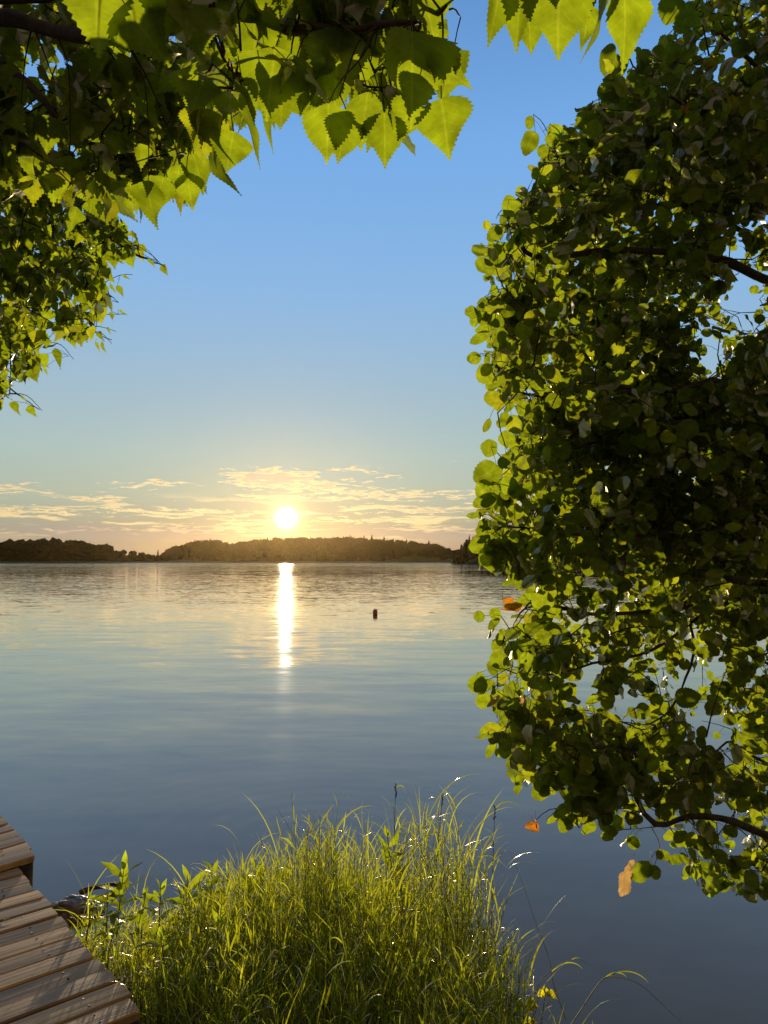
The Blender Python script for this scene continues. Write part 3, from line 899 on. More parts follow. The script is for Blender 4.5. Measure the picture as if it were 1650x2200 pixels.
class Tree:
    """branches drawn as curves; leafy twigs grow towards sampled points of the crown's volume"""

    def __init__(s, root, bark, twig, leafmat, tip_mat=None):
        s.root = root; s.bark = bark; s.twig = twig; s.leaf = leafmat
        s.branches = []; s.fol = []; s.fold = .42

    def branch(s, pts, r0, r1, n=26, wob=0.012, name='branch'):
        p = smooth_line(pts, n)
        w = np.cumsum(rng.normal(0, wob * .5, (n, 3)), 0); w -= np.linspace(0, 1, n)[:, None] * w[-1]
        p = p + w * .5
        g = Geo(); rad = np.linspace(r0 * .7, r1 * .6, n) * (1 + .10 * np.sin(np.arange(n) * 1.9) + .06 * rng.normal(size=n))
        tubes(g, p, np.maximum(rad, .0012), 8)
        o = g.build(name, s.bark, s.root)
        s.branches.append((o, p, rad)); s.fol.append(Geo())
        return len(s.branches) - 1

    def clusters(s, P, per, tpl, L, poly=None, bias=0.5, hang=0.5, wid=1.0, pet=.035, tr=.0016, keep=None, maxtwig=0.45, seed=1, only=None, pmax=9):
        r = np.random.default_rng(seed)
        pts = np.concatenate([b[1] for b in s.branches]); own = np.concatenate([np.full(len(b[1]), i) for i, b in enumerate(s.branches)])
        if only is not None:
            k_ = np.isin(own, only); pts = pts[k_]; own = own[k_]
        dmin = np.min(np.linalg.norm(P[:, None] - pts[None], axis=2), 1)
        order = np.argsort(dmin)
        buf = np.zeros((len(pts) + 3 * len(P), 3)); bo_ = np.zeros(len(buf), int)
        n = len(pts); buf[:n] = pts; bo_[:n] = own
        TW = {}; LV = {}
        for i in order:
            p = P[i]
            d = np.linalg.norm(buf[:n] - p, axis=1); j = int(np.argmin(d)); q = buf[j]; o = bo_[j]
            ln = d[j]
            if ln < 0.03: p = q + nrm(r.normal(size=3)) * .08; ln = .08
            side = r.normal(size=3) * ln * .13
            c1 = q + (p - q) * .35 + side + np.array([0, 0, .06 * ln]); c2 = q + (p - q) * .7 + side * .6 + np.array([0, 0, .05 * ln])
            tw = np.stack([q, c1, c2, p])
            TW.setdefault(o, []).append(tw)
            buf[n] = c1; buf[n + 1] = c2; buf[n + 2] = p; bo_[n:n + 3] = o; n += 3
            k = r.integers(per[0], per[1] + 1)
            tt = np.sort(r.uniform(.25 if ln < .2 else .45, 1.0, k)); tt[-1] = 1.0
            u = tt * 3; a = np.minimum(u.astype(int), 2); fr = (u - a)[:, None]
            at = tw[a] * (1 - fr) + tw[a + 1] * fr
            ax = nrm(p - q)
            rad = nrm(r.normal(size=(k, 3))); rad = rad - (rad @ ax)[:, None] * ax
            pd = nrm(rad * 1.0 + ax * .5 + np.array([0, 0, -.25]))
            LV.setdefault(o, []).append((at, pd))
        for o, lst in TW.items():
            T_ = np.stack(lst)
            ln = np.linalg.norm(T_[:, 3] - T_[:, 0], axis=1)
            rad = np.stack([tr * (1.2 + ln * 2), tr * (1.0 + ln), np.full(len(ln), tr * .85), np.full(len(ln), tr * .6)], 1)
            tubes(s.fol[o], T_, rad, 4, 1)
        for o, lst in LV.items():
            at = np.concatenate([a for a, b in lst]); pd = np.concatenate([b for a, b in lst]); N = len(at)
            B = at + pd * (pet * r.uniform(.6, 1.3, N))[:, None]
            Ln = L * np.clip(r.normal(1, .17, N), .5, 1.4)
            D = nrm(pd * .55 + nrm(r.normal(size=(N, 3))) * .55 + np.array([0, 0, -hang]))
            C = B + D * Ln[:, None] * .5
            ok = np.ones(N, bool)
            if poly is not None:
                px, py, d_ = PJ(C); ok &= inside(poly, px + r.normal(0, 17, N), py + r.normal(0, 17, N))
            if keep is not None: ok &= keep(C, r)
            at, B, D, Ln = at[ok], B[ok], D[ok], Ln[ok]; N = len(B)
            if N == 0: continue
            Nn = r.normal(size=(N, 3)) + bias * np.sign(r.normal(size=(N, 1)) + .3) * np.array([.1, -1.6, .25])
            add_leaves(s.fol[o], tpl, B, D, Nn, Ln, r.random(N), wid * r.uniform(.82, 1.12, N), r=r, fold=s.fold, curl=s.fold * .22, droop=s.fold * .9)
            petioles(s.fol[o], at, B, .0007 if L < .06 else .0008, 1)

    def sprout(s, o, q, p):
        """a single twig on branch o from q to p"""
        q = np.array(q); p = np.array(p); l = np.linalg.norm(p - q)
        c = (q + p) / 2 + np.array([0, 0, .10 * l]) + rng.normal(size=3) * .05 * l
        tubes(s.fol[o], smooth_line([q, c, p], 7), np.linspace(.0016, .0008, 7), 5, 1)

    def near(s, p):
        best = None
        for i, b in enumerate(s.branches):
            d = np.linalg.norm(b[1] - p, axis=1); j = int(np.argmin(d))
            if best is None or d[j] < best[0]: best = (d[j], i, b[1][j])
        return best

    def finish(s):
        for (o, p, r_), g in zip(s.branches, s.fol):
            if g.n:
                f = g.build('foliage', [s.leaf, s.twig], None)
                f.parent = o; f.matrix_parent_inverse.identity()
                f.data.transform(__import__('mathutils').Matrix.Translation(-s.root.location))


def sample_volume(poly, n, d0, d1, seed, w=None):
    r = np.random.default_rng(seed); poly = np.array(poly, float)
    lo = poly.min(0); hi = poly.max(0); out = np.zeros((0, 3))
    while len(out) < n:
        k = n * 3
        px = r.uniform(lo[0], hi[0], k); py = r.uniform(lo[1], hi[1], k)
        d = np.cbrt(r.uniform(d0 ** 3, d1 ** 3, k)) if np.ndim(d0) == 0 else None
        ok = inside(poly, px, py)
        if w is not None: ok &= r.random(k) < w(px, py, d)
        out = np.concatenate([out, np.stack([px, py, d], 1)[ok]])
    out = out[:n]
    return W(out[:, 0], out[:, 1], out[:, 2])


# ------------------------------------------------------------------ aspen
asp = tag(empty('aspen_tree', (2.75, 3.35, 0.1)), 'round-leaved aspen leaning over the water, its dense crown of toothed leaves backlit', 'tree')
TR = smooth_line([(2.75, 3.35, -.05), (2.72, 3.33, .8), (2.66, 3.3, 1.8), (2.6, 3.25, 3.0), (2.5, 3.2, 4.6), (2.45, 3.1, 6.0)], 30)
g = Geo(); tubes(g, TR, np.linspace(.12, .04, 30), 14); g.build('trunk', M_BARK, asp)
at = Tree(asp, M_BARK, M_TWIG, M_ASPEN); at.fold = .30


def pxl(lst): return [W(a, b, c) for a, b, c in lst]


def trunk_at(z): return TR[int(np.argmin(np.abs(TR[:, 2] - z)))]


def abr(z, lst, r0, r1): return at.branch([trunk_at(z)] + pxl(lst), r0, r1)


abr(2.75, [(1850, 690, 3.1), (1650, 605, 2.9), (1560, 560, 2.75), (1480, 545, 2.65), (1330, 538, 2.5), (1220, 550, 2.3), (1140, 552, 2.15), (1110, 500, 2.1), (1090, 465, 2.06)], .034, .004)
abr(3.1, [(1820, 540, 3.2), (1650, 510, 3.0), (1560, 470, 2.9), (1490, 430, 2.8), (1400, 330, 2.6), (1330, 230, 2.45)], .022, .004)
abr(3.6, [(1820, 250, 3.3), (1660, 170, 3.1), (1540, 60, 2.9), (1470, -60, 2.8)], .024, .006)
abr(3.3, [(1800, 420, 2.9), (1600, 330, 2.6), (1500, 250, 2.45), (1390, 170, 2.3), (1350, 120, 2.25)], .016, .003)
abr(2.3, [(1850, 950, 3.1), (1650, 880, 2.9), (1540, 820, 2.8), (1450, 840, 2.6), (1300, 830, 2.4), (1150, 850, 2.15), (1080, 810, 2.08)], .028, .004)
abr(2.2, [(1850, 1010, 3.3), (1700, 960, 3.2), (1540, 900, 3.0), (1420, 910, 2.8), (1260, 960, 2.5), (1100, 1000, 2.2)], .022, .003)
abr(1.85, [(1850, 1240, 3.1), (1600, 1250, 2.85), (1530, 1190, 2.75), (1470, 1120, 2.65), (1400, 1160, 2.5), (1290, 1155, 2.35), (1150, 1140, 2.15), (1085, 1130, 2.05)], .028, .003)
abr(1.75, [(1850, 1300, 3.0), (1600, 1290, 2.75), (1470, 1310, 2.6), (1280, 1322, 2.35), (1150, 1290, 2.2), (1110, 1330, 2.1)], .020, .003)
abr(1.7, [(1800, 1310, 2.9), (1590, 1290, 2.65), (1500, 1340, 2.5), (1400, 1410, 2.4), (1280, 1430, 2.25), (1170, 1450, 2.1), (1110, 1370, 2.05)], .014, .002)
abr(1.6, [(1800, 1400, 2.8), (1500, 1280, 2.6), (1490, 1400, 2.45), (1460, 1500, 2.35), (1400, 1560, 2.25), (1330, 1550, 2.2)], .012, .002)
abr(1.0, [(1850, 1850, 2.7), (1650, 1795, 2.45), (1560, 1760, 2.35), (1480, 1752, 2.3), (1400, 1770, 2.25), (1350, 1690, 2.2), (1320, 1610, 2.15), (1230, 1600, 2.05), (1150, 1560, 2.0)], .024, .002)
abr(1.2, [(1850, 1700, 2.6), (1650, 1640, 2.4), (1560, 1600, 2.3), (1500, 1690, 2.25), (1470, 1740, 2.2)], .010, .002)
abr(1.5, [(1850, 1480, 2.7), (1700, 1440, 2.5), (1620, 1430, 2.4), (1600, 1480, 2.35)], .010, .002)

ASP = [(1300, 130), (1345, 140), (1400, 128), (1425, 84), (1465, 95), (1500, 60), (1480, 10), (1520, -160), (1790, -160), (1790, 1960), (1640, 1930), (1560, 1915), (1470, 1890), (1450, 1800), (1395, 1775), (1370, 1830), (1320, 1800), (1300, 1730), (1240, 1775), (1210, 1760), (1150, 1680), (1080, 1650), (1090, 1610), (1050, 1620), (1070, 1560), (1060, 1500), (1045, 1460), (1058, 1410), (1050, 1375), (1080, 1345), (1130, 1330), (1140, 1290), (1110, 1240), (1080, 1235), (1040, 1210), (1035, 1165), (1035, 1095), (1045, 1060), (1030, 1020), (1065, 985), (1095, 950), (1105, 900), (1065, 850), (1038, 800), (1030, 740), (1050, 700), (1035, 650), (1045, 600), (1035, 540), (1090, 500), (1060, 470), (1110, 430), (1150, 380), (1175, 320), (1190, 290), (1245, 260), (1265, 190), (1300, 175)]
HOLES = [(1600, 630, 85, 100, .97), (1520, 740, 60, 60, .9), (1390, 440, 60, 45, .8), (1600, 470, 60, 40, .7), (1490, 860, 40, 40, .6), (1340, 640, 40, 35, .6), (1560, 150, 40, 40, .5), (1450, 620, 35, 35, .5), (1570, 1390, 90, 40, .85), (1480, 1440, 50, 50, .7), (1550, 1560, 90, 50, .75), (1600, 1680, 90, 50, .85), (1420, 1690, 60, 40, .7), (1280, 1420, 50, 30, .5), (1210, 600, 40, 30, .4), (1500, 1000, 30, 30, .3), (1130, 1420, 40, 30, .3), (1580, 1250, 60, 30, .45)]


def asp_w(px, py, d):
    w = np.where(py < 1130, 1.0, np.where(py < 1290, .85, np.where(py < 1480, .60, np.where(py < 1650, .55, .45))))
    # heavy mass through the middle
    w = w * (1 + .0 * px)
    for cx, cy, a, b, k in HOLES:
        w = w * (1 - k * np.exp(-(((px - cx) / a) ** 2 + ((py - cy) / b) ** 2)))
    return w


_cw = np.random.default_rng(91)
CLW = nrm(_cw.normal(size=(14, 3))) * (6.283 / _cw.uniform(.22, .60, (14, 1))); CLP = _cw.uniform(0, 6.283, 14)


def clump(P):
    return np.sin(P @ CLW.T + CLP).sum(-1) / math.sqrt(7)


def thin(P, seed, lo, hi):
    r = np.random.default_rng(seed)
    return P[r.random(len(P)) < np.clip((clump(P) - lo) / (hi - lo), 0, 1)]


def asp_keep(C, r):
    px, py, d = PJ(C); return r.random(len(C)) < np.clip(asp_w(px, py, d) * 1.3, 0, 1)


EDGE = [(x + 2 if x < 1200 else x, y) for x, y in ASP]
at.clusters(thin(sample_volume(ASP, 1700, 1.9, 3.5, 21, asp_w), 61, -.9, .8), (9, 13), T_ASPEN, .039, EDGE, keep=asp_keep, seed=22, pet=.042, hang=.45, bias=.55)
# fringe facing the open lake, leaves close to the camera
FR = [(1500, 60), (1480, 100), (1300, 190), (1190, 290), (1120, 430), (1045, 480), (1040, 650), (1035, 780), (1065, 850), (1100, 920), (1040, 1020), (1040, 1200), (1110, 1240), (1140, 1300), (1060, 1370), (1050, 1500), (1070, 1600), (1150, 1680), (1240, 1770), (1320, 1740), (1290, 1600), (1190, 1500), (1200, 1300), (1180, 1100), (1200, 900), (1170, 700), (1190, 520), (1270, 330), (1400, 200)]
at.clusters(sample_volume(FR, 150, 1.85, 2.4, 23), (5, 8), T_ASPEN, .043, EDGE, seed=24, pet=.042, hang=.45, bias=1.1)
# deep heart of the crown
HEART = [(1180, 330), (1500, 120), (1780, 100), (1780, 1330), (1450, 1250), (1150, 1200), (1130, 1000), (1180, 700)]
at.clusters(thin(sample_volume(HEART, 1750, 2.45, 3.8, 25, asp_w), 62, -.7, .9), (11, 15), T_ASPEN_S, .038, EDGE, keep=asp_keep, seed=26, pet=.04, hang=.4, bias=.4)
CORE = [(1130, 860), (1400, 820), (1660, 860), (1700, 1150), (1400, 1180), (1120, 1140)]
at.clusters(sample_volume(CORE, 210, 2.4, 3.4, 33), (10, 14), T_ASPEN_S, .040, EDGE, seed=34, pet=.04, hang=.4, bias=.5)
UPP = [(1260, 330), (1500, 180), (1660, 200), (1560, 430), (1260, 460)]
at.clusters(sample_volume(UPP, 90, 2.4, 3.3, 37), (10, 14), T_ASPEN_S, .040, EDGE, seed=38, pet=.04, hang=.4, bias=.5)
GAP = [(1140, 1290), (1640, 1290), (1640, 1390), (1400, 1400), (1140, 1430)]
at.clusters(sample_volume(GAP, 55, 2.2, 3.2, 35), (7, 10), T_ASPEN, .040, EDGE, seed=36, pet=.04, hang=.5, bias=.6)
LOW = [(1470, 1790), (1660, 1800), (2000, 1700), (2000, 1990), (1660, 1920), (1560, 1905), (1470, 1880)]
at.clusters(sample_volume(LOW, 40, 2.1, 2.6, 27), (6, 9), T_ASPEN, .045, None, seed=28, pet=.045, hang=.7, bias=.7)
LOW2 = [(1560, 1400), (2000, 1380), (2000, 1600), (1620, 1560), (1550, 1480)]
at.clusters(sample_volume(LOW2, 34, 1.9, 2.6, 29), (6, 9), T_ASPEN, .043, None, seed=30, pet=.045, hang=.5, bias=1.0)
BOT = [(1100, 1480), (1350, 1480), (1650, 1620), (1650, 1700), (1350, 1740), (1240, 1750), (1120, 1640)]
at.clusters(sample_volume(BOT, 62, 1.9, 2.5, 31), (6, 9), T_ASPEN, .044, EDGE, seed=32, pet=.045, hang=.5, bias=.7)


OUT = [(1770, -120), (2050, -60), (2300, 300), (2350, 900), (2250, 1400), (2050, 1700), (1770, 1850)]
at.clusters(thin(sample_volume(OUT, 420, 2.2, 3.9, 71), 72, -1.0, .5), (8, 12), T_ASPEN_S, .048, None, seed=73, pet=.04, hang=.4, bias=.4)


def sprig(tree, q_px, p_px, leaves, L, tpl=T_ASPEN, on=None):
    """hand-placed twig tip with single leaves: leaves = [(base px, tip px, depth, width)]"""
    p = W(*p_px); q = W(*q_px); d_, i, qq = tree.near(q)
    tree.sprout(i, qq, q) if d_ > .02 else None
    tree.sprout(i, q, p)
    for (bx, by, tx_, ty_, dd, wd) in leaves:
        B = W(bx, by, dd); T_ = W(tx_, ty_, dd + rng.uniform(-.01, .01)); D = T_ - B; Lh = np.linalg.norm(D)
        u = rng.uniform(.5, 1.0); A = q + (p - q) * u
        Nn = np.array([rng.normal() * .35, -1, rng.normal() * .3])
        add_leaves(tree.fol[i], tpl, B[None], D[None], Nn[None], np.array([Lh]), rng.random(1) * .7, wd)
        petioles(tree.fol[i], A[None], B[None], .0008, 1)
    return i, p


sprig(at, (1200, 340, 2.15), (1145, 245, 2.0), [(1140, 250, 1136, 278, 2.0, .8), (1150, 285, 1122, 318, 2.0, 1.0), (1185, 268, 1190, 312, 2.05, 1.0)], .045)
sprig(at, (1090, 700, 2.1), (1030, 660, 2.0), [(1026, 668, 998, 676, 2.0, .95), (1050, 715, 1010, 738, 2.0, .5), (1055, 705, 1020, 712, 2.0, .6)], .045)
sprig(at, (1075, 980, 2.1), (1055, 960, 2.0), [(1052, 945, 1046, 982, 2.0, 1.05), (1068, 1005, 1022, 1030, 2.0, 1.0)], .045)
sprig(at, (1085, 1130, 2.1), (1030, 1110, 2.0), [(1028, 1107, 1002, 1108, 2.0, .5), (1055, 1145, 1022, 1140, 2.0, .9), (1045, 1168, 1006, 1176, 2.0, .95), (1095, 1140, 1105, 1188, 2.0, .95), (1060, 1185, 1052, 1226, 2.0, 1.1)], .045)
sprig(at, (1100, 1360, 2.1), (1060, 1320, 2.0), [(1040, 1322, 1017, 1328, 2.0, .95), (1055, 1310, 1075, 1330, 2.0, .9), (1072, 1330, 1045, 1350, 2.0, .5)], .045)
sprig(at, (1540, 90, 2.4), (1480, 10, 2.2), [(1450, -15, 1438, 36, 2.0, 1.0), (1490, 5, 1468, 60, 2.2, .7), (1520, 25, 1500, 70, 2.3, .8)], .045)
sprig(at, (1330, 170, 2.2), (1305, 120, 2.1), [(1312, 95, 1296, 150, 2.0, .6), (1330, 120, 1322, 165, 2.1, .8)], .05)
_e = np.random.default_rng(333)
for (ex, ey) in [(1040, 560), (1045, 640), (1035, 760), (1070, 880), (1040, 1040), (1045, 1150), (1060, 1460), (1065, 1580), (1110, 1650), (1190, 1750), (1250, 255), (1180, 320), (1120, 430), (1060, 490), (1470, 70), (1400, 130), (1290, 1750), (1140, 1310), (1050, 1420)]:
    lv = []
    for k in range(_e.integers(2, 5)):
        bx = ex + _e.uniform(-26, 22); by = ey + _e.uniform(-34, 34); a = _e.uniform(.3, 2.9); l = _e.uniform(26, 40)
        lv.append((bx, by, bx + l * math.cos(a) * .8 - 6, by + l * math.sin(a), 2.02 + _e.normal() * .05, _e.choice([.5, .8, 1.0, 1.05])))
    sprig(at, (ex + _e.uniform(40, 80), ey + _e.uniform(-30, 30), 2.12), (ex - 4, ey + _e.uniform(-15, 15), 2.02), lv, .04)
i_o, p_o = sprig(at, (1230, 1740, 2.0), (1140, 1772, 1.9), [(1225, 1730, 1190, 1755, 1.95, .6)], .05)
i_t, p_t = sprig(at, (1398, 1775, 2.25), (1402, 1870, 2.1), [(1420, 1825, 1430, 1855, 2.05, 1.0), (1395, 1855, 1350, 1885, 2.1, .7), (1400, 1860, 1412, 1890, 2.1, .9)], .05)
at.finish()


def single_leaf(name, root, i, bx, by, tx_, ty_, dd, wd, mat, label, tpl=T_ASPEN, fold=.5):
    B = W(bx, by, dd); T_ = W(tx_, ty_, dd); D = T_ - B
    g = Geo(); add_leaves(g, tpl, B[None], D[None], np.array([[rng.normal() * .3, -1, .2]]), np.array([np.linalg.norm(D)]), np.array([.3]), wd * .85, fold=1.3, droop=1.1, curl=.3)
    petioles(g, (B + np.array([0, 0, .02]))[None], B[None], .0008, 0)
    o = g.build(name, mat, None); o.parent = root
    o.data.transform(__import__('mathutils').Matrix.Translation(-root.location))
    o['label'] = label
    return o


single_leaf('withered_leaf', asp, 0, 1143, 1768, 1140, 1806, 1.9, .85, M_WITHER, 'orange withered leaf hanging at the tip of a low twig')
single_leaf('withered_leaf', asp, 0, 1150, 1760, 1146, 1775, 1.9, .4, M_WITHER, 'small shrivelled orange leaf on a low twig')
single_leaf('withered_leaf', asp, 0, 1080, 1290, 1098, 1318, 1.98, 1.1, M_WITHER, 'orange withered leaf at the lake side of the crown')
single_leaf('withered_leaf', asp, 0, 1466, 226, 1484, 238, 2.0, .8, M_WITHER, 'orange withered leaf high in the crown')
single_leaf('dry_leaf', asp, 0, 1352, 1868, 1330, 1920, 2.08, .55, M_TAN, 'pale dry leaf hanging lowest in the crown')
single_leaf('dry_leaf', asp, 0, 1362, 1848, 1338, 1866, 2.08, .45, M_TAN, 'pale folded dry leaf low in the crown')
single_leaf('dry_leaf', asp, 0, 1118, 1495, 1102, 1530, 1.95, .45, M_TAN, 'pale rolled dry leaf')
single_leaf('dry_leaf', asp, 0, 1072, 1495, 1047, 1522, 1.95, .35, M_TAN, 'pale narrow dry leaf at the lake side')

# ------------------------------------------------------------------ birch
bir = tag(empty('birch_tree', (-3.7, 0.5, 0.15)), 'birch with hanging toothed pointed leaves, its boughs arching over the walkway', 'tree')
TR = smooth_line([(-3.7, .5, -.05), (-3.66, .55, 1.2), (-3.6, .6, 2.4), (-3.5, .7, 3.8), (-3.45, .75, 6)], 30)
g = Geo(); tubes(g, TR, np.linspace(.13, .05, 30), 14); g.build('trunk', M_BIRCHBARK, bir)
bt = Tree(bir, M_TWIG, M_TWIG, M_BIRCH)


def bbr(z, lst, r0, r1, n=26): return bt.branch([trunk_at(z)] + pxl(lst), r0, r1, n)


B0 = bbr(3.0, [(-500, 120, 1.5), (-150, 40, 1.35), (20, 25, 1.25), (200, 45, 1.15), (420, 15, 1.0), (600, 20, .95), (760, 25, .92), (900, 30, .88), (960, 10, .86)], .026, .003, 34)
B1 = bbr(2.9, [(-500, 100, 1.9), (-100, 90, 1.7), (20, 150, 1.6), (90, 210, 1.55), (165, 300, 1.5), (230, 318, 1.45), (310, 322, 1.4), (400, 330, 1.35)], .020, .002)
B2 = bbr(3.3, [(-500, -150, 1.3), (-100, -160, 1.15), (400, -140, 1.0), (800, -130, .92), (1100, -110, .88), (1250, -80, .86), (1380, -50, .86)], .024, .003, 34)
B3 = bbr(2.8, [(-500, 300, 2.6), (-200, 300, 2.5), (0, 330, 2.4), (120, 400, 2.3), (200, 470, 2.25), (280, 530, 2.2), (330, 560, 2.15), (355, 575, 2.1)], .016, .0015)
B4 = bbr(2.6, [(-500, 500, 2.9), (-200, 520, 2.8), (0, 560, 2.7), (120, 600, 2.6), (200, 625, 2.5), (245, 640, 2.4)], .014, .0015)
B5 = bbr(2.4, [(-500, 640, 3.0), (-200, 660, 2.9), (0, 680, 2.75), (100, 700, 2.65), (190, 705, 2.55), (240, 730, 2.5)], .012, .0015)
B6 = bbr(2.3, [(-500, 700, 2.8), (-200, 740, 2.7), (-50, 780, 2.6), (40, 850, 2.5), (85, 880, 2.45)], .012, .0015)
B7 = bbr(3.0, [(-400, -20, 1.2), (200, -60, 1.05), (440, 0, .98), (475, 60, .95), (492, 110, .94), (500, 190, .94)], .010, .0018)
B8 = bbr(3.1, [(-500, 0, 2.2), (-100, 20, 1.9), (150, 60, 1.7), (300, 100, 1.5), (450, 180, 1.35), (560, 210, 1.25)], .016, .002)

ZM = [(-160, -250), (560, -250), (560, 240), (520, 270), (430, 320), (425, 400), (330, 440), (200, 435), (120, 400), (-160, 430)]
ZS = [(-200, 260), (150, 360), (245, 440), (270, 490), (300, 530), (290, 560), (240, 560), (215, 610), (235, 660), (215, 700), (170, 740), (110, 745), (70, 800), (40, 830), (20, 850), (-60, 900), (-200, 900)]
ZL = [(420, -220), (945, -220), (945, 60), (930, 180), (890, 230), (760, 240), (660, 200), (600, 190), (560, 230), (450, 250), (400, 200)]
ZR = [(945, -350), (1420, -350), (1400, -60), (1050, -60)]


def jit(poly, k=10): return [(x + k, y + k) for x, y in poly]


bt.clusters(sample_volume(ZM, 280, 1.2, 2.2, 41), (5, 8), T_BIRCH, .054, ZM, seed=42, pet=.025, hang=.9, bias=.45, only=[B0, B1, B7, B8])
bt.clusters(sample_volume(ZS, 560, 2.0, 3.0, 43), (6, 9), T_BIRCH, .043, ZS, seed=44, pet=.02, hang=.8, bias=.45, only=[B3, B4, B5, B6])
bt.clusters(sample_volume(ZL, 88, .90, 1.35, 45), (4, 7), T_HERO, .054, ZL, seed=46, pet=.02, hang=.8, bias=.35, only=[B0, B2, B7])
bt.clusters(sample_volume(ZR, 20, .85, 1.2, 47), (4, 6), T_HERO, .056, ZR, seed=48, pet=.02, hang=1.0, bias=.6, only=[B2])
ZLF = [(440, 130), (560, 150), (640, 90), (930, 50), (930, 140), (880, 200), (820, 225), (720, 215), (640, 150), (560, 200), (470, 220), (430, 200)]
bt.clusters(sample_volume(ZLF, 20, .86, 1.1, 147), (3, 5), T_HERO, .048, None, seed=148, pet=.02, hang=1.0, bias=.9, only=[B0, B2, B7])
ZM2 = [(0, 180), (420, 160), (430, 380), (330, 425), (200, 420), (80, 380), (-60, 360)]
bt.clusters(sample_volume(ZM2, 70, 1.3, 1.9, 49), (5, 8), T_BIRCH, .054, ZM, seed=50, pet=.025, hang=.9, bias=.5, only=[B1, B8, B3])

OUT = [(-120, -300), (-120, 880), (-330, 840), (-560, 620), (-640, 200), (-520, -200), (-300, -340)]
bt.clusters(thin(sample_volume(OUT, 520, 1.5, 3.2, 51), 52, -1.0, .4), (5, 8), T_BIRCH_S, .048, None, seed=53, pet=.022, hang=.9, bias=.4)
HERO = [  # base px, tip px, depth, width/length factor, rnd
    (205, -45, 212, 108, .86, .95, .1), (268, 8, 352, 126, .85, 1.0, .3), (362, -50, 340, 84, .84, .98, .2), (425, 132, 412, 243, .95, .85, .1),
    (487, 204, 436, 320, .92, 1.05, .3), (502, 282, 487, 364, .90, 1.15, .5), (522, 206, 557, 352, .92, .34, .05), (560, 190, 588, 320, .93, .30, .05), (605, 182, 607, 280, .90, .85, .3),
    (592, 100, 572, 240, .88, .95, .45), (546, 20, 545, 152, .95, .95, .05), (730, 60, 716, 228, .93, .8, .05), (706, 222, 702, 343, .88, .85, .35), (748, 250, 727, 344, .89, .85, .3),
    (790, 198, 774, 312, .90, .8, .2), (826, 242, 828, 351, .88, .95, .4), (884, 68, 890, 255, .84, .82, .25), (905, -45, 934, 84, .86, .9, .05),
    (926, 110, 1002, 196, .86, .95, .05), (948, 212, 965, 334, .87, 1.05, .1), (813, 190, 831, 286, .90, .34, .05), (884, 222, 858, 297, .90, .9, .35), (625, 200, 664, 253, .93, .9, .3), (640, 180, 700, 250, .96, .7, .3),
    (318, 388, 321, 483, 1.15, 1.0, .3), (255, 395, 244, 436, 1.3, 1.0, .2), (352, 380, 330, 452, 1.2, .9, .3), (402, 372, 411, 444, 1.2, .9, .35), (415, 330, 438, 408, 1.2, .9, .3), (385, 355, 378, 412, 1.2, .9, .25),
    (1078, -55, 1059, 86, .84, .75, .3), (1122, -60, 1108, 92, .86, .72, .15), (1136, 40, 1141, 113, .9, .8, .4), (1206, -55, 1187, 139, .82, .75, .2), (1262, 12, 1264, 98, .88, .75, .35), (1312, -45, 1287, 115, .86, .36, .1), (1340, -22, 1353, 132, .83, .78, .25), (1378, -70, 1372, 34, .88, .8, .05), (1268, -60, 1262, 48, .86, .7, .05),
    (18, 180, 30, 225, 1.4, 1.1, .2), (150, 335, 150, 392, 1.3, 1.0, .3), (110, 250, 98, 322, 1.3, .8, .4), (48, 282, 62, 350, 1.3, .85, .3), (165, 445, 150, 500, 1.6, 1.0, .5), (205, 420, 222, 475, 1.5, 1.0, .3), (655, 60, 640, 190, .97, .85, .02), (690, -30, 668, 90, .95, .9, .05), (790, 90, 770, 190, .98, .9, .03), (845, 20, 838, 120, .97, .9, .02), (770, 60, 800, 150, 1.0, .95, .02), (640, -50, 610, 60, .95, .9, .06), (480, 40, 512, 150, .98, .5, .3), (455, -40, 470, 80, 1.0, .9, .02), (975, 105, 940, 205, .93, .9, .02)]
for bx, by, tx_, ty_, dd, wd, rn in HERO:
    B = W(bx, by, dd); T_ = W(tx_, ty_, dd + rng.uniform(-.015, .02)); D = T_ - B; L = np.linalg.norm(D) * 1.09
    A = B - nrm(D) * .022 + np.array([rng.normal() * .008, rng.normal() * .012, .012])
    d_, i, q = bt.near(A)
    if d_ > .015: bt.sprout(i, q, A)
    Nn = np.array([rng.normal() * .42, -1, .22 + rng.normal() * .38]) if wd > .5 else np.array([.9, -.5, .1])
    add_leaves(bt.fol[i], T_HERO, B[None], D[None], Nn[None], np.array([L]), np.array([rn + .02]), wd / .86, fold=.34, droop=.17, curl=.11)
    petioles(bt.fol[i], A[None], B[None], .0010, 1)
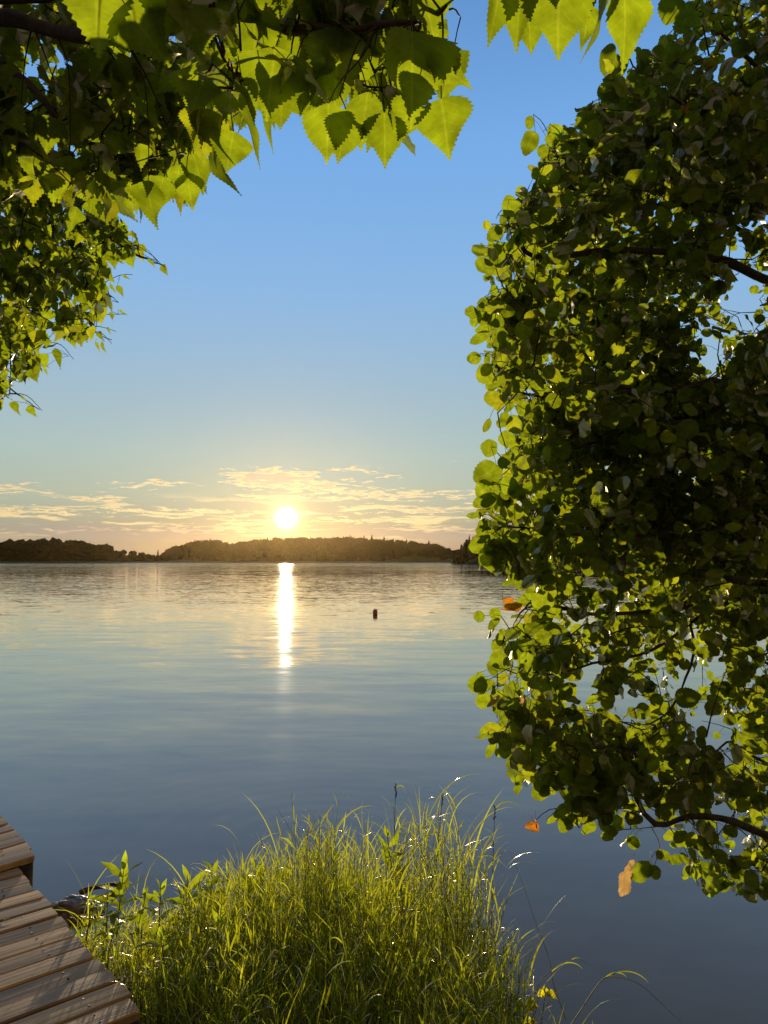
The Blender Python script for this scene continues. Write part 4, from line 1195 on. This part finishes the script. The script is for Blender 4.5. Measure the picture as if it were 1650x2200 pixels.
# loose sprays against the sky
for q, p, lv in [((200, 470, 2.25), (270, 510, 2.2), [(240, 455, 252, 475, 2.2, .9), (265, 480, 262, 510, 2.2, .9)]),
                 ((280, 530, 2.2), (350, 572, 2.1), [(275, 540, 288, 577, 2.15, 1.1), (300, 525, 320, 545, 2.15, .6), (318, 555, 335, 573, 2.1, .5), (347, 568, 355, 590, 2.1, .8)]),
                 ((200, 620, 2.45), (285, 590, 2.3), [(262, 590, 282, 602, 2.3, .35), (236, 610, 250, 632, 2.3, .35), (252, 613, 266, 636, 2.3, .6)]),
                 ((205, 650, 2.5), (255, 650, 2.4), [(215, 640, 228, 665, 2.4, 1.0), (236, 648, 240, 668, 2.4, .6)]),
                 ((205, 680, 2.5), (272, 675, 2.4), [(240, 670, 238, 688, 2.4, .9), (255, 665, 272, 678, 2.4, .3)]),
                 ((180, 705, 2.55), (250, 712, 2.45), [(230, 703, 240, 720, 2.45, .4)]),
                 ((180, 720, 2.55), (240, 738, 2.45), [(212, 712, 220, 732, 2.45, .8), (218, 735, 228, 760, 2.45, .5), (205, 733, 216, 757, 2.45, .3)]),
                 ((100, 735, 2.6), (158, 772, 2.5), [(118, 748, 134, 785, 2.5, .6), (80, 765, 102, 792, 2.55, .7), (95, 790, 105, 808, 2.55, .5)]),
                 ((20, 845, 2.5), (90, 882, 2.4), [(30, 862, 32, 890, 2.4, .9), (60, 872, 76, 895, 2.4, .8), (45, 850, 57, 862, 2.4, .4)])]:
    sprig(bt, q, p, lv, .04, T_BIRCH)
bt.finish()

add_leaves(g := Geo(), T_BIRCH, fl[None] - np.array([0.02, 0, 0]), np.array([[1.0, .3, .02]]), np.array([[0, 0, 1.0]]), np.array([.036]), np.array([.3]), .8, fold=.3, droop=-.1)
tag(g.build('fallen_leaf', M_TAN), 'small pale dry leaf lying on the planks of the walkway', 'leaf')

# ------------------------------------------------------------------ grass on the bank


def ribbons(g, base, az, th0, th1, L, wid, rnd, K=7, mat=0, r=rng, powr=1.4, twist=0.5, zed=None):
    """grass blades: start angle th0 from vertical bending to th1"""
    N = len(base); u = np.linspace(0, 1, K)
    th = th0[:, None] + (th1 - th0)[:, None] * u[None] ** powr
    az2 = az[:, None] + twist * (r.normal(size=(N, 1)) * u[None] ** 2)
    step = (L / (K - 1))[:, None]
    dx = np.sin(th) * np.cos(az2) * step; dy = np.sin(th) * np.sin(az2) * step; dz = np.cos(th) * step
    P = np.stack([dx, dy, dz], -1)[:, :-1].cumsum(1); P = np.concatenate([np.zeros((N, 1, 3)), P], 1) + base[:, None]
    w = wid[:, None] * np.interp(u, [0, .1, .45, .8, 1], [.55, .9, 1, .55, .03])[None]
    tw = r.uniform(0, 3.14, N)[:, None] * .35 + r.normal(size=(N, 1)) * .6 * u[None]
    T_ = nrm(np.gradient(P, axis=1))
    S = np.stack([-np.sin(az2), np.cos(az2), np.zeros_like(az2)], -1); Nn = np.cross(T_, S)
    S2 = S * np.cos(tw)[..., None] + Nn * np.sin(tw)[..., None]
    N2 = np.cross(T_, S2)
    V = np.stack([P - S2 * w[..., None] / 2, P + N2 * (w * .14)[..., None], P + S2 * w[..., None] / 2], 2)
    A = np.zeros(V.shape); A[:, :, 0, 0] = -.5; A[:, :, 2, 0] = .5; A[..., 1] = u[None, :, None]; A[..., 2] = rnd[:, None, None]
    i = (np.arange(N) * K * 3)[:, None, None]; k = (np.arange(K - 1) * 3)[None, :, None]; j = np.arange(2)[None, None]
    f = np.stack([i + k + j, i + k + j + 1, i + k + j + 4, i + k + j + 3], -1).reshape(-1, 4)
    g.add(V.reshape(-1, 3), f, A.reshape(-1, 3), mat)
    return P


# plan outline of the grass
en = np.array([-bd[0], -bd[1]])
PLAN = [tuple((Ae + edir * .42 + bd * .03)[:2]), (-1.52, 3.95), (-1.30, 3.95), (-1.0, 3.98), (-.45, 4.0), (.1, 3.95), (.36, 3.75), (.49, 3.3), (.52, 2.7), (.48, 2.0), (.42, 1.5), tuple((Be + edir * .9 + bd * .05)[:2]), tuple((Be + bd * .035)[:2])]


def plan_sample(n, seed, poly=PLAN):
    q = plan_sample0(int(n * 1.25), seed, poly); r = np.random.default_rng(seed + 1)
    k = r.random(len(q)) < np.interp(q[:, 0], [-1.6, -1.0, -.7], [.55, .55, 1.0]) * np.interp(np.sin(6 * q[:, 0] + 2) * np.sin(7 * q[:, 1]), [-1, 1], [.7, 1.1])
    return q[k]


def plan_sample0(n, seed, poly=PLAN):
    r = np.random.default_rng(seed); p = np.array(poly); lo = p.min(0); hi = p.max(0); o = np.zeros((0, 2))
    while len(o) < n:
        q = r.uniform(lo, hi, (3 * n, 2)); o = np.concatenate([o, q[inside(poly, q[:, 0], q[:, 1])]])
    return o[:n]


def height_at(x, y):
    h = np.interp(x, [-1.6, -1.25, -1.0, -.75, -.4, -.1, .2, .40, .55], [.20, .25, .29, .47, .60, .65, .74, .66, .44])
    h = h * (1 + .10 * np.sin(7.1 * x + 3 * y) + .08 * np.sin(15 * x - 9 * y + 1))
    return h * np.interp(y, [1.5, 2.3, 3.0, 3.6], [.72, .8, .95, 1.0])


gr = Geo(); r = np.random.default_rng(77)
Q = plan_sample(1800, 78); hgt = height_at(Q[:, 0], Q[:, 1]) * np.clip(r.normal(.84, .16, len(Q)), .35, 1.18) * (.86 + .22 * np.sin(11 * Q[:, 0] + 5 * np.sin(4 * Q[:, 1])) * np.sin(9 * Q[:, 1] + 2))
zb = np.maximum(bank_h(Q[:, 0], Q[:, 1]), -.02)
base = np.stack([Q[:, 0], Q[:, 1], zb], 1)
az = r.uniform(0, 6.283, len(Q)); lean = np.abs(r.normal(.06, .07, len(Q)))
# stems
u = np.linspace(0, 1, 6)
SP = base[:, None] + np.stack([np.cos(az)[:, None] * (hgt * lean)[:, None] * u ** 2, np.sin(az)[:, None] * (hgt * lean)[:, None] * u ** 2, hgt[:, None] * u], -1)
srnd = r.random(len(Q))
tubes(gr, SP, np.broadcast_to(np.linspace(.0017, .0008, 6), (len(Q), 6)), 4, 0, rnd=srnd * .5)
# leaves from each stem, alternate, arching out
nl = 9
for k in range(nl):
    uu = .22 + .76 * (k + r.random(len(Q)) * .8) / nl; uu = np.minimum(uu, 1)
    a = np.minimum((uu * 5).astype(int), 4); fr = (uu * 5 - a)[:, None]
    b = SP[np.arange(len(Q)), a] * (1 - fr) + SP[np.arange(len(Q)), a + 1] * fr
    n_ = len(Q); sel = r.random(n_) < .92
    ln = np.clip(r.normal(.095, .035, n_), .04, .22)
    t1 = r.uniform(.35, 1.8, n_)
    ribbons(gr, b[sel], (az + k * 2.5 + r.normal(0, .6, n_))[sel], r.uniform(.15, .7, n_)[sel], t1[sel], ln[sel], np.clip(r.normal(.0048, .0014, n_), .0025, .009)[sel], ((srnd + r.normal(0, .12, n_)) % 1)[sel], K=7, r=r)
# basal blades, finer and shorter
Q = plan_sample(2300, 79); n_ = len(Q)
base = np.stack([Q[:, 0], Q[:, 1], np.maximum(bank_h(Q[:, 0], Q[:, 1]), -.02)], 1)
ribbons(gr, base, r.uniform(0, 6.283, n_), np.abs(r.normal(.05, .12, n_)), r.uniform(.1, 1.5, n_), height_at(Q[:, 0], Q[:, 1]) * r.uniform(.35, 1.05, n_), np.clip(r.normal(.0034, .001, n_), .002, .007), r.random(n_), K=7, r=r, powr=2.2)
Q = plan_sample(170, 80); n_ = len(Q); hh = height_at(Q[:, 0], Q[:, 1]) * r.uniform(.5, 1.08, n_)
u8 = np.linspace(0, 1, 8); a8 = r.uniform(0, 6.283, n_); l8 = np.abs(r.normal(0, .22, n_))
b8 = np.stack([Q[:, 0], Q[:, 1], np.maximum(bank_h(Q[:, 0], Q[:, 1]), -.02)], 1)
P8 = b8[:, None] + np.stack([np.cos(a8)[:, None] * (hh * l8)[:, None] * u8 ** 1.6, np.sin(a8)[:, None] * (hh * l8)[:, None] * u8 ** 1.6, hh[:, None] * u8], -1)
tubes(gr, P8, np.broadcast_to(np.linspace(.0019, .0007, 8), (n_, 8)), 4, 1)
# crest: a few long arching blades above the rest
CR = np.array([(-1.45, 3.7), (-1.4, 3.75), (-1.2, 3.75), (-1.0, 3.9), (-.75, 3.8), (-.7, 3.85), (-.55, 3.9), (-.5, 3.75), (-.3, 3.9), (-.25, 3.7), (-.1, 3.9), (0, 3.8), (.08, 3.85), (.12, 3.7), (.2, 3.7), (.25, 3.85), (.3, 3.6), (.36, 3.7), (.42, 3.6), (.48, 3.5), (.5, 3.3), (.55, 3.1), (.58, 2.9), (.6, 2.7), (-.85, 3.7), (-.2, 3.8), (.05, 3.6), (.33, 3.75)])
XT = np.array([(.02, 3.85), (.1, 3.8), (.16, 3.75), (.2, 3.85), (.28, 3.75), (.34, 3.7), (.4, 3.6), (.45, 3.5), (-.05, 3.9)])
CR = np.concatenate([CR, XT, XT])
rep = np.repeat(CR, 4, 0) + r.normal(0, .05, (len(CR) * 4, 2)); n_ = len(rep)
hb = height_at(rep[:, 0], rep[:, 1])
b = np.stack([rep[:, 0], rep[:, 1], hb * r.uniform(.45, .85, n_)], 1)
ribbons(gr, b, r.uniform(0, 6.283, n_), r.uniform(.05, .35, n_), r.uniform(1.0, 2.6, n_), r.uniform(.22, .46, n_), r.uniform(.003, .007, n_), r.random(n_), K=9, r=r, powr=1.7)
# the bank beside and behind, outside the photo's frame
for pl, cnt, sd in (([(1.85, 2.2), (1.95, 3.9), (3.3, 4.0), (3.4, 1.9)], 1500, 301), ([(.45, .6), (.6, 1.9), (3.6, 1.9), (6, .3), (1.5, -.5)], 2600, 302), ([(-5.5, -.5), (-5.3, 2.2), (-3.1, 2.2), (-2.7, .9), (-3.2, -.6)], 1600, 303)):
    Q = plan_sample0(cnt, sd, pl); hh = bank_h(Q[:, 0], Q[:, 1]); Q = Q[hh > -.02]; n_ = len(Q)
    ribbons(gr, np.stack([Q[:, 0], Q[:, 1], np.maximum(bank_h(Q[:, 0], Q[:, 1]), -.02)], 1), r.uniform(0, 6.283, n_), np.abs(r.normal(.05, .15, n_)), r.uniform(.2, 1.6, n_), r.uniform(.12, .42, n_), r.uniform(.003, .007, n_), r.random(n_), K=6, r=r, powr=2.0)
tag(gr.build('grass', [M_GRASS, M_STRAW]), 'tall fine-bladed green grass and reeds crowding the bank beside the walkway', 'grass', None, 'stuff')


# stalks that rise above the grass, each its own thing
def stalk(px_tip, py_tip, d, x_off, label, droop_dir, bl=.16):
    tip = W(px_tip, py_tip, d); bx = tip[0] + x_off; by = tip[1] - .02
    zb_ = max(float(bank_h(np.array(bx), np.array(by))), 0.0)
    root = tag(empty('grass_stalk', (bx, by, zb_)), label, 'grass stalk', 'stalks above the grass')
    pts = smooth_line([(bx, by, zb_), (bx + (tip[0] - bx) * .4, by, zb_ + (tip[2] - zb_) * .55), tip], 12)
    g = Geo(); tubes(g, pts, np.linspace(.0024, .0013, 12), 5); g.build('stem', M_STALK, root)
    g = Geo(); rr = np.random.default_rng(int(px_tip))
    p8 = pts[-1] - np.array([0, 0, .01])
    for q_, a_, t0_, t1_, l_, w_ in ((p8, droop_dir, .45, 2.9, bl, .0065), (pts[-3], droop_dir + 2.8, .5, 1.5, .06, .005), (pts[7], droop_dir + .7, .3, 2.3, .2, .007)):
        g = Geo(); ribbons(g, np.array([q_]), np.array([a_]), np.array([t0_]), np.array([t1_]), np.array([l_]), np.array([w_]), np.array([.3]), K=11, r=rr, powr=.9, twist=.1)
        g.build('blade', M_GRASS, root)
    g = Geo(); k = 14
    hp = pts[-1] + np.array([0, 0, .0]) + np.stack([rr.normal(0, .003, k), rr.normal(0, .003, k), np.linspace(-.05, .012, k)], -1)
    for q in hp:
        v = lump(ICO2, 3, .05, 1) * np.array([.0022, .0022, .006]) * rr.uniform(.7, 1.2) + q
        g.add(v, ICO2F)
    g.build('seed_head', M_STALK, root)


stalk(850, 1690, 3.75, -.02, 'tallest dark grass stalk rising above the grass, its tip blade folded over', .2, .06)
stalk(950, 1714, 3.7, -.06, 'middle dark grass stalk with a blade drooping from its tip', .1, .14)
stalk(1063, 1737, 3.6, -.03, 'dark grass stalk near the orange leaf, a pale blade drooping from its tip', .05, .17)


def arch(pts, rad, label, blades, name='arching_grass'):
    p = smooth_line(pts, 22)
    root = tag(empty(name, tuple(p[0])), label, 'grass stalk', 'bent stalks over the water')
    g = Geo(); tubes(g, p, np.linspace(rad, rad * .25, 22), 5); g.build('stem', M_STRAW, root)
    g = Geo(); rr = np.random.default_rng(len(label))
    for q, az_, l, w_ in blades:
        g = Geo(); ribbons(g, np.array([p[q]]), np.array([az_]), np.array([1.0]), np.array([2.6]), np.array([l]), np.array([w_]), np.array([.3]), K=11, r=rr, powr=1.2, twist=.1)
        g.build('blade', M_GRASS, root)


arch([W(1205, 2235, 2.75), W(1245, 2175, 2.78), W(1285, 2115, 2.8), W(1312, 2098, 2.8), W(1370, 2112, 2.8), W(1425, 2160, 2.8), W(1465, 2198, 2.8)], .0026, 'long bent grass stalk arching lowest over the dark water', [(8, .05, .20, .006), (9, .15, .10, .004)])
arch([W(1130, 2180, 2.8), W(1165, 2103, 2.85), W(1200, 2075, 2.85), W(1240, 2060, 2.85), W(1265, 2072, 2.85)], .0018, 'thin bent grass stalk with a hooked tip beside the yellow plant', [(14, .1, .05, .003)])
arch([W(1095, 1830, 3.3), W(1120, 1890, 3.2), W(1150, 1980, 3.1), W(1180, 2060, 3.05), W(1188, 2110, 3.0), W(1215, 2190, 3.0)][::-1], .0022, 'long grass stalk standing along the water side of the grass', [(6, .3, .16, .005), (12, .2, .12, .005)])


# broad-leaved weeds
def weed(px, py, d, hgt, label, leafL, npair, mat=M_WEED, name='willowherb', seed=0, wid=1.25):
    top = W(px, py, d); zb_ = max(top[2] - hgt, 0.0); r = np.random.default_rng(seed + 500)
    base = np.array([top[0] + r.normal() * .03, top[1] + r.normal() * .03, zb_])
    root = tag(empty(name, tuple(base)), label, 'weed', 'broad-leaved weeds in the grass')
    p = smooth_line([base, (base + top) / 2 + np.array([r.normal() * .012, 0, 0]), top], 12)
    g = Geo(); tubes(g, p, np.linspace(.0036, .0016, 12), 6); g.build('stem', M_STALK, root)
    g = Geo(); a0 = r.uniform(0, 3)
    for k in range(npair + 2):
        npair_ = npair + 2
        u = .25 + .73 * k / (npair_ - 1); q = p[min(int(u * 11), 11)]
        a = a0 + k * 1.57
        for s_ in (0, math.pi):
            el_ = np.interp(u, [.2, .8, 1], [.1, .45, 1.1])
            D = np.array([math.cos(a + s_) * math.cos(el_), math.sin(a + s_) * math.cos(el_), math.sin(el_)])
            L = leafL * 1.15 * np.interp(u, [.2, .7, .95, 1], [.9, 1.05, .8, .45]) * r.uniform(.85, 1.15)
            add_leaves(g, T_LANCE, q[None] + D * .004, D[None], np.array([[0, 0, 1.0]]) - D * .3 + r.normal(size=(1, 3)) * .2, np.array([L]), r.random(1) * .6, wid, droop=.35, fold=.5, r=r)
    g.build('foliage', mat, root)


weed(268, 1855, 3.55, .36, 'tallest broad-leaved weed by the walkway, with paired pointed leaves and a reddish tip', .115, 7, seed=1)
weed(346, 1900, 3.35, .30, 'slender leafy weed between the two larger pale weeds', .075, 6, seed=2)
weed(314, 1912, 3.4, .28, 'small leafy weed close beside the tallest weed', .065, 5, seed=3)
weed(402, 1880, 3.4, .36, 'bushy yellow-green weed where the taller grass begins', .10, 7, seed=4)
weed(345, 2012, 2.95, .22, 'low weed with two wide leaves, near the corner of the walkway', .085, 4, seed=5)
weed(548, 1850, 3.6, .42, 'leafy weed among the grass below the pale wet stone', .085, 8, seed=6)
weed(620, 1970, 2.95, .40, 'weed on a bare dark stem in the middle of the grass', .10, 4, seed=7)
weed(830, 1778, 3.55, .5, 'leafy weed among the grass under the tallest stalk', .08, 8, seed=8)
weed(198, 1925, 3.6, .2, 'low sprig of pale leaves closest to the lumpy boulder', .055, 5, seed=11)
weed(232, 1905, 3.5, .24, 'short weed just beside the tallest weed, on its boulder side', .06, 6, seed=12)
weed(455, 1855, 3.45, .36, 'narrow-leaved weed at the step where the tall grass starts', .07, 8, seed=13)
weed(470, 1965, 2.9, .34, 'pale leafy weed in the low grass between the walkway corner and the tall grass', .075, 6, seed=14)
weed(250, 1985, 3.2, .22, 'small yellow-green weed rooted at the walkway edge', .05, 5, seed=15)
weed(745, 1890, 3.1, .4, 'weed with reddish leaves deep in the grass', .08, 8, seed=9)


def yellow_plant():
    c = W(1125, 2120, 2.75); base = np.array([c[0] - .02, c[1] - .03, max(float(bank_h(np.array(c[0]), np.array(c[1]))), 0)])
    root = tag(empty('yellow_sapling', tuple(base)), 'small sapling with glowing yellow leaves at the edge of the grass', 'sapling')
    g = Geo(); gl = Geo(); r = np.random.default_rng(9)
    tops = [(1130, 2150), (1105, 2165), (1150, 2160), (1120, 2190), (1160, 2125), (1172, 2130), (1090, 2180), (1142, 2185), (1110, 2145)]
    for (a, b_) in tops:
        t_ = W(a, b_, 2.75 + r.normal() * .05)
        tubes(g, smooth_line([base, (base + t_) / 2 + r.normal(size=3) * .01, t_], 8), np.linspace(.0025, .001, 8), 4)
        for k in range(2):
            D = np.array([r.normal(), r.normal() * .5, -.4]); D = nrm(D)
            add_leaves(gl, T_BIRCH, t_[None] + D * .006, D[None], np.array([[r.normal() * .5, -1, .3]]), np.array([r.uniform(.028, .042)]), r.random(1), 1.0, r=r)
    g.build('stem', M_STALK, root); gl.build('foliage', M_YELLOW, root)


yellow_plant()

# ------------------------------------------------------------------ render settings
scene.render.engine = 'CYCLES'
scene.render.resolution_x = 768; scene.render.resolution_y = 1024
c = scene.cycles
c.max_bounces = 8; c.diffuse_bounces = 4; c.glossy_bounces = 3; c.transmission_bounces = 6; c.transparent_max_bounces = 4; c.volume_bounces = 0
c.caustics_reflective = False; c.caustics_refractive = False
c.sample_clamp_indirect = 6.0
c.use_denoising = True
scene.view_settings.view_transform = 'Standard'
scene.view_settings.look = 'None'
scene.view_settings.exposure = 0.0
scene.view_settings.gamma = 1.0
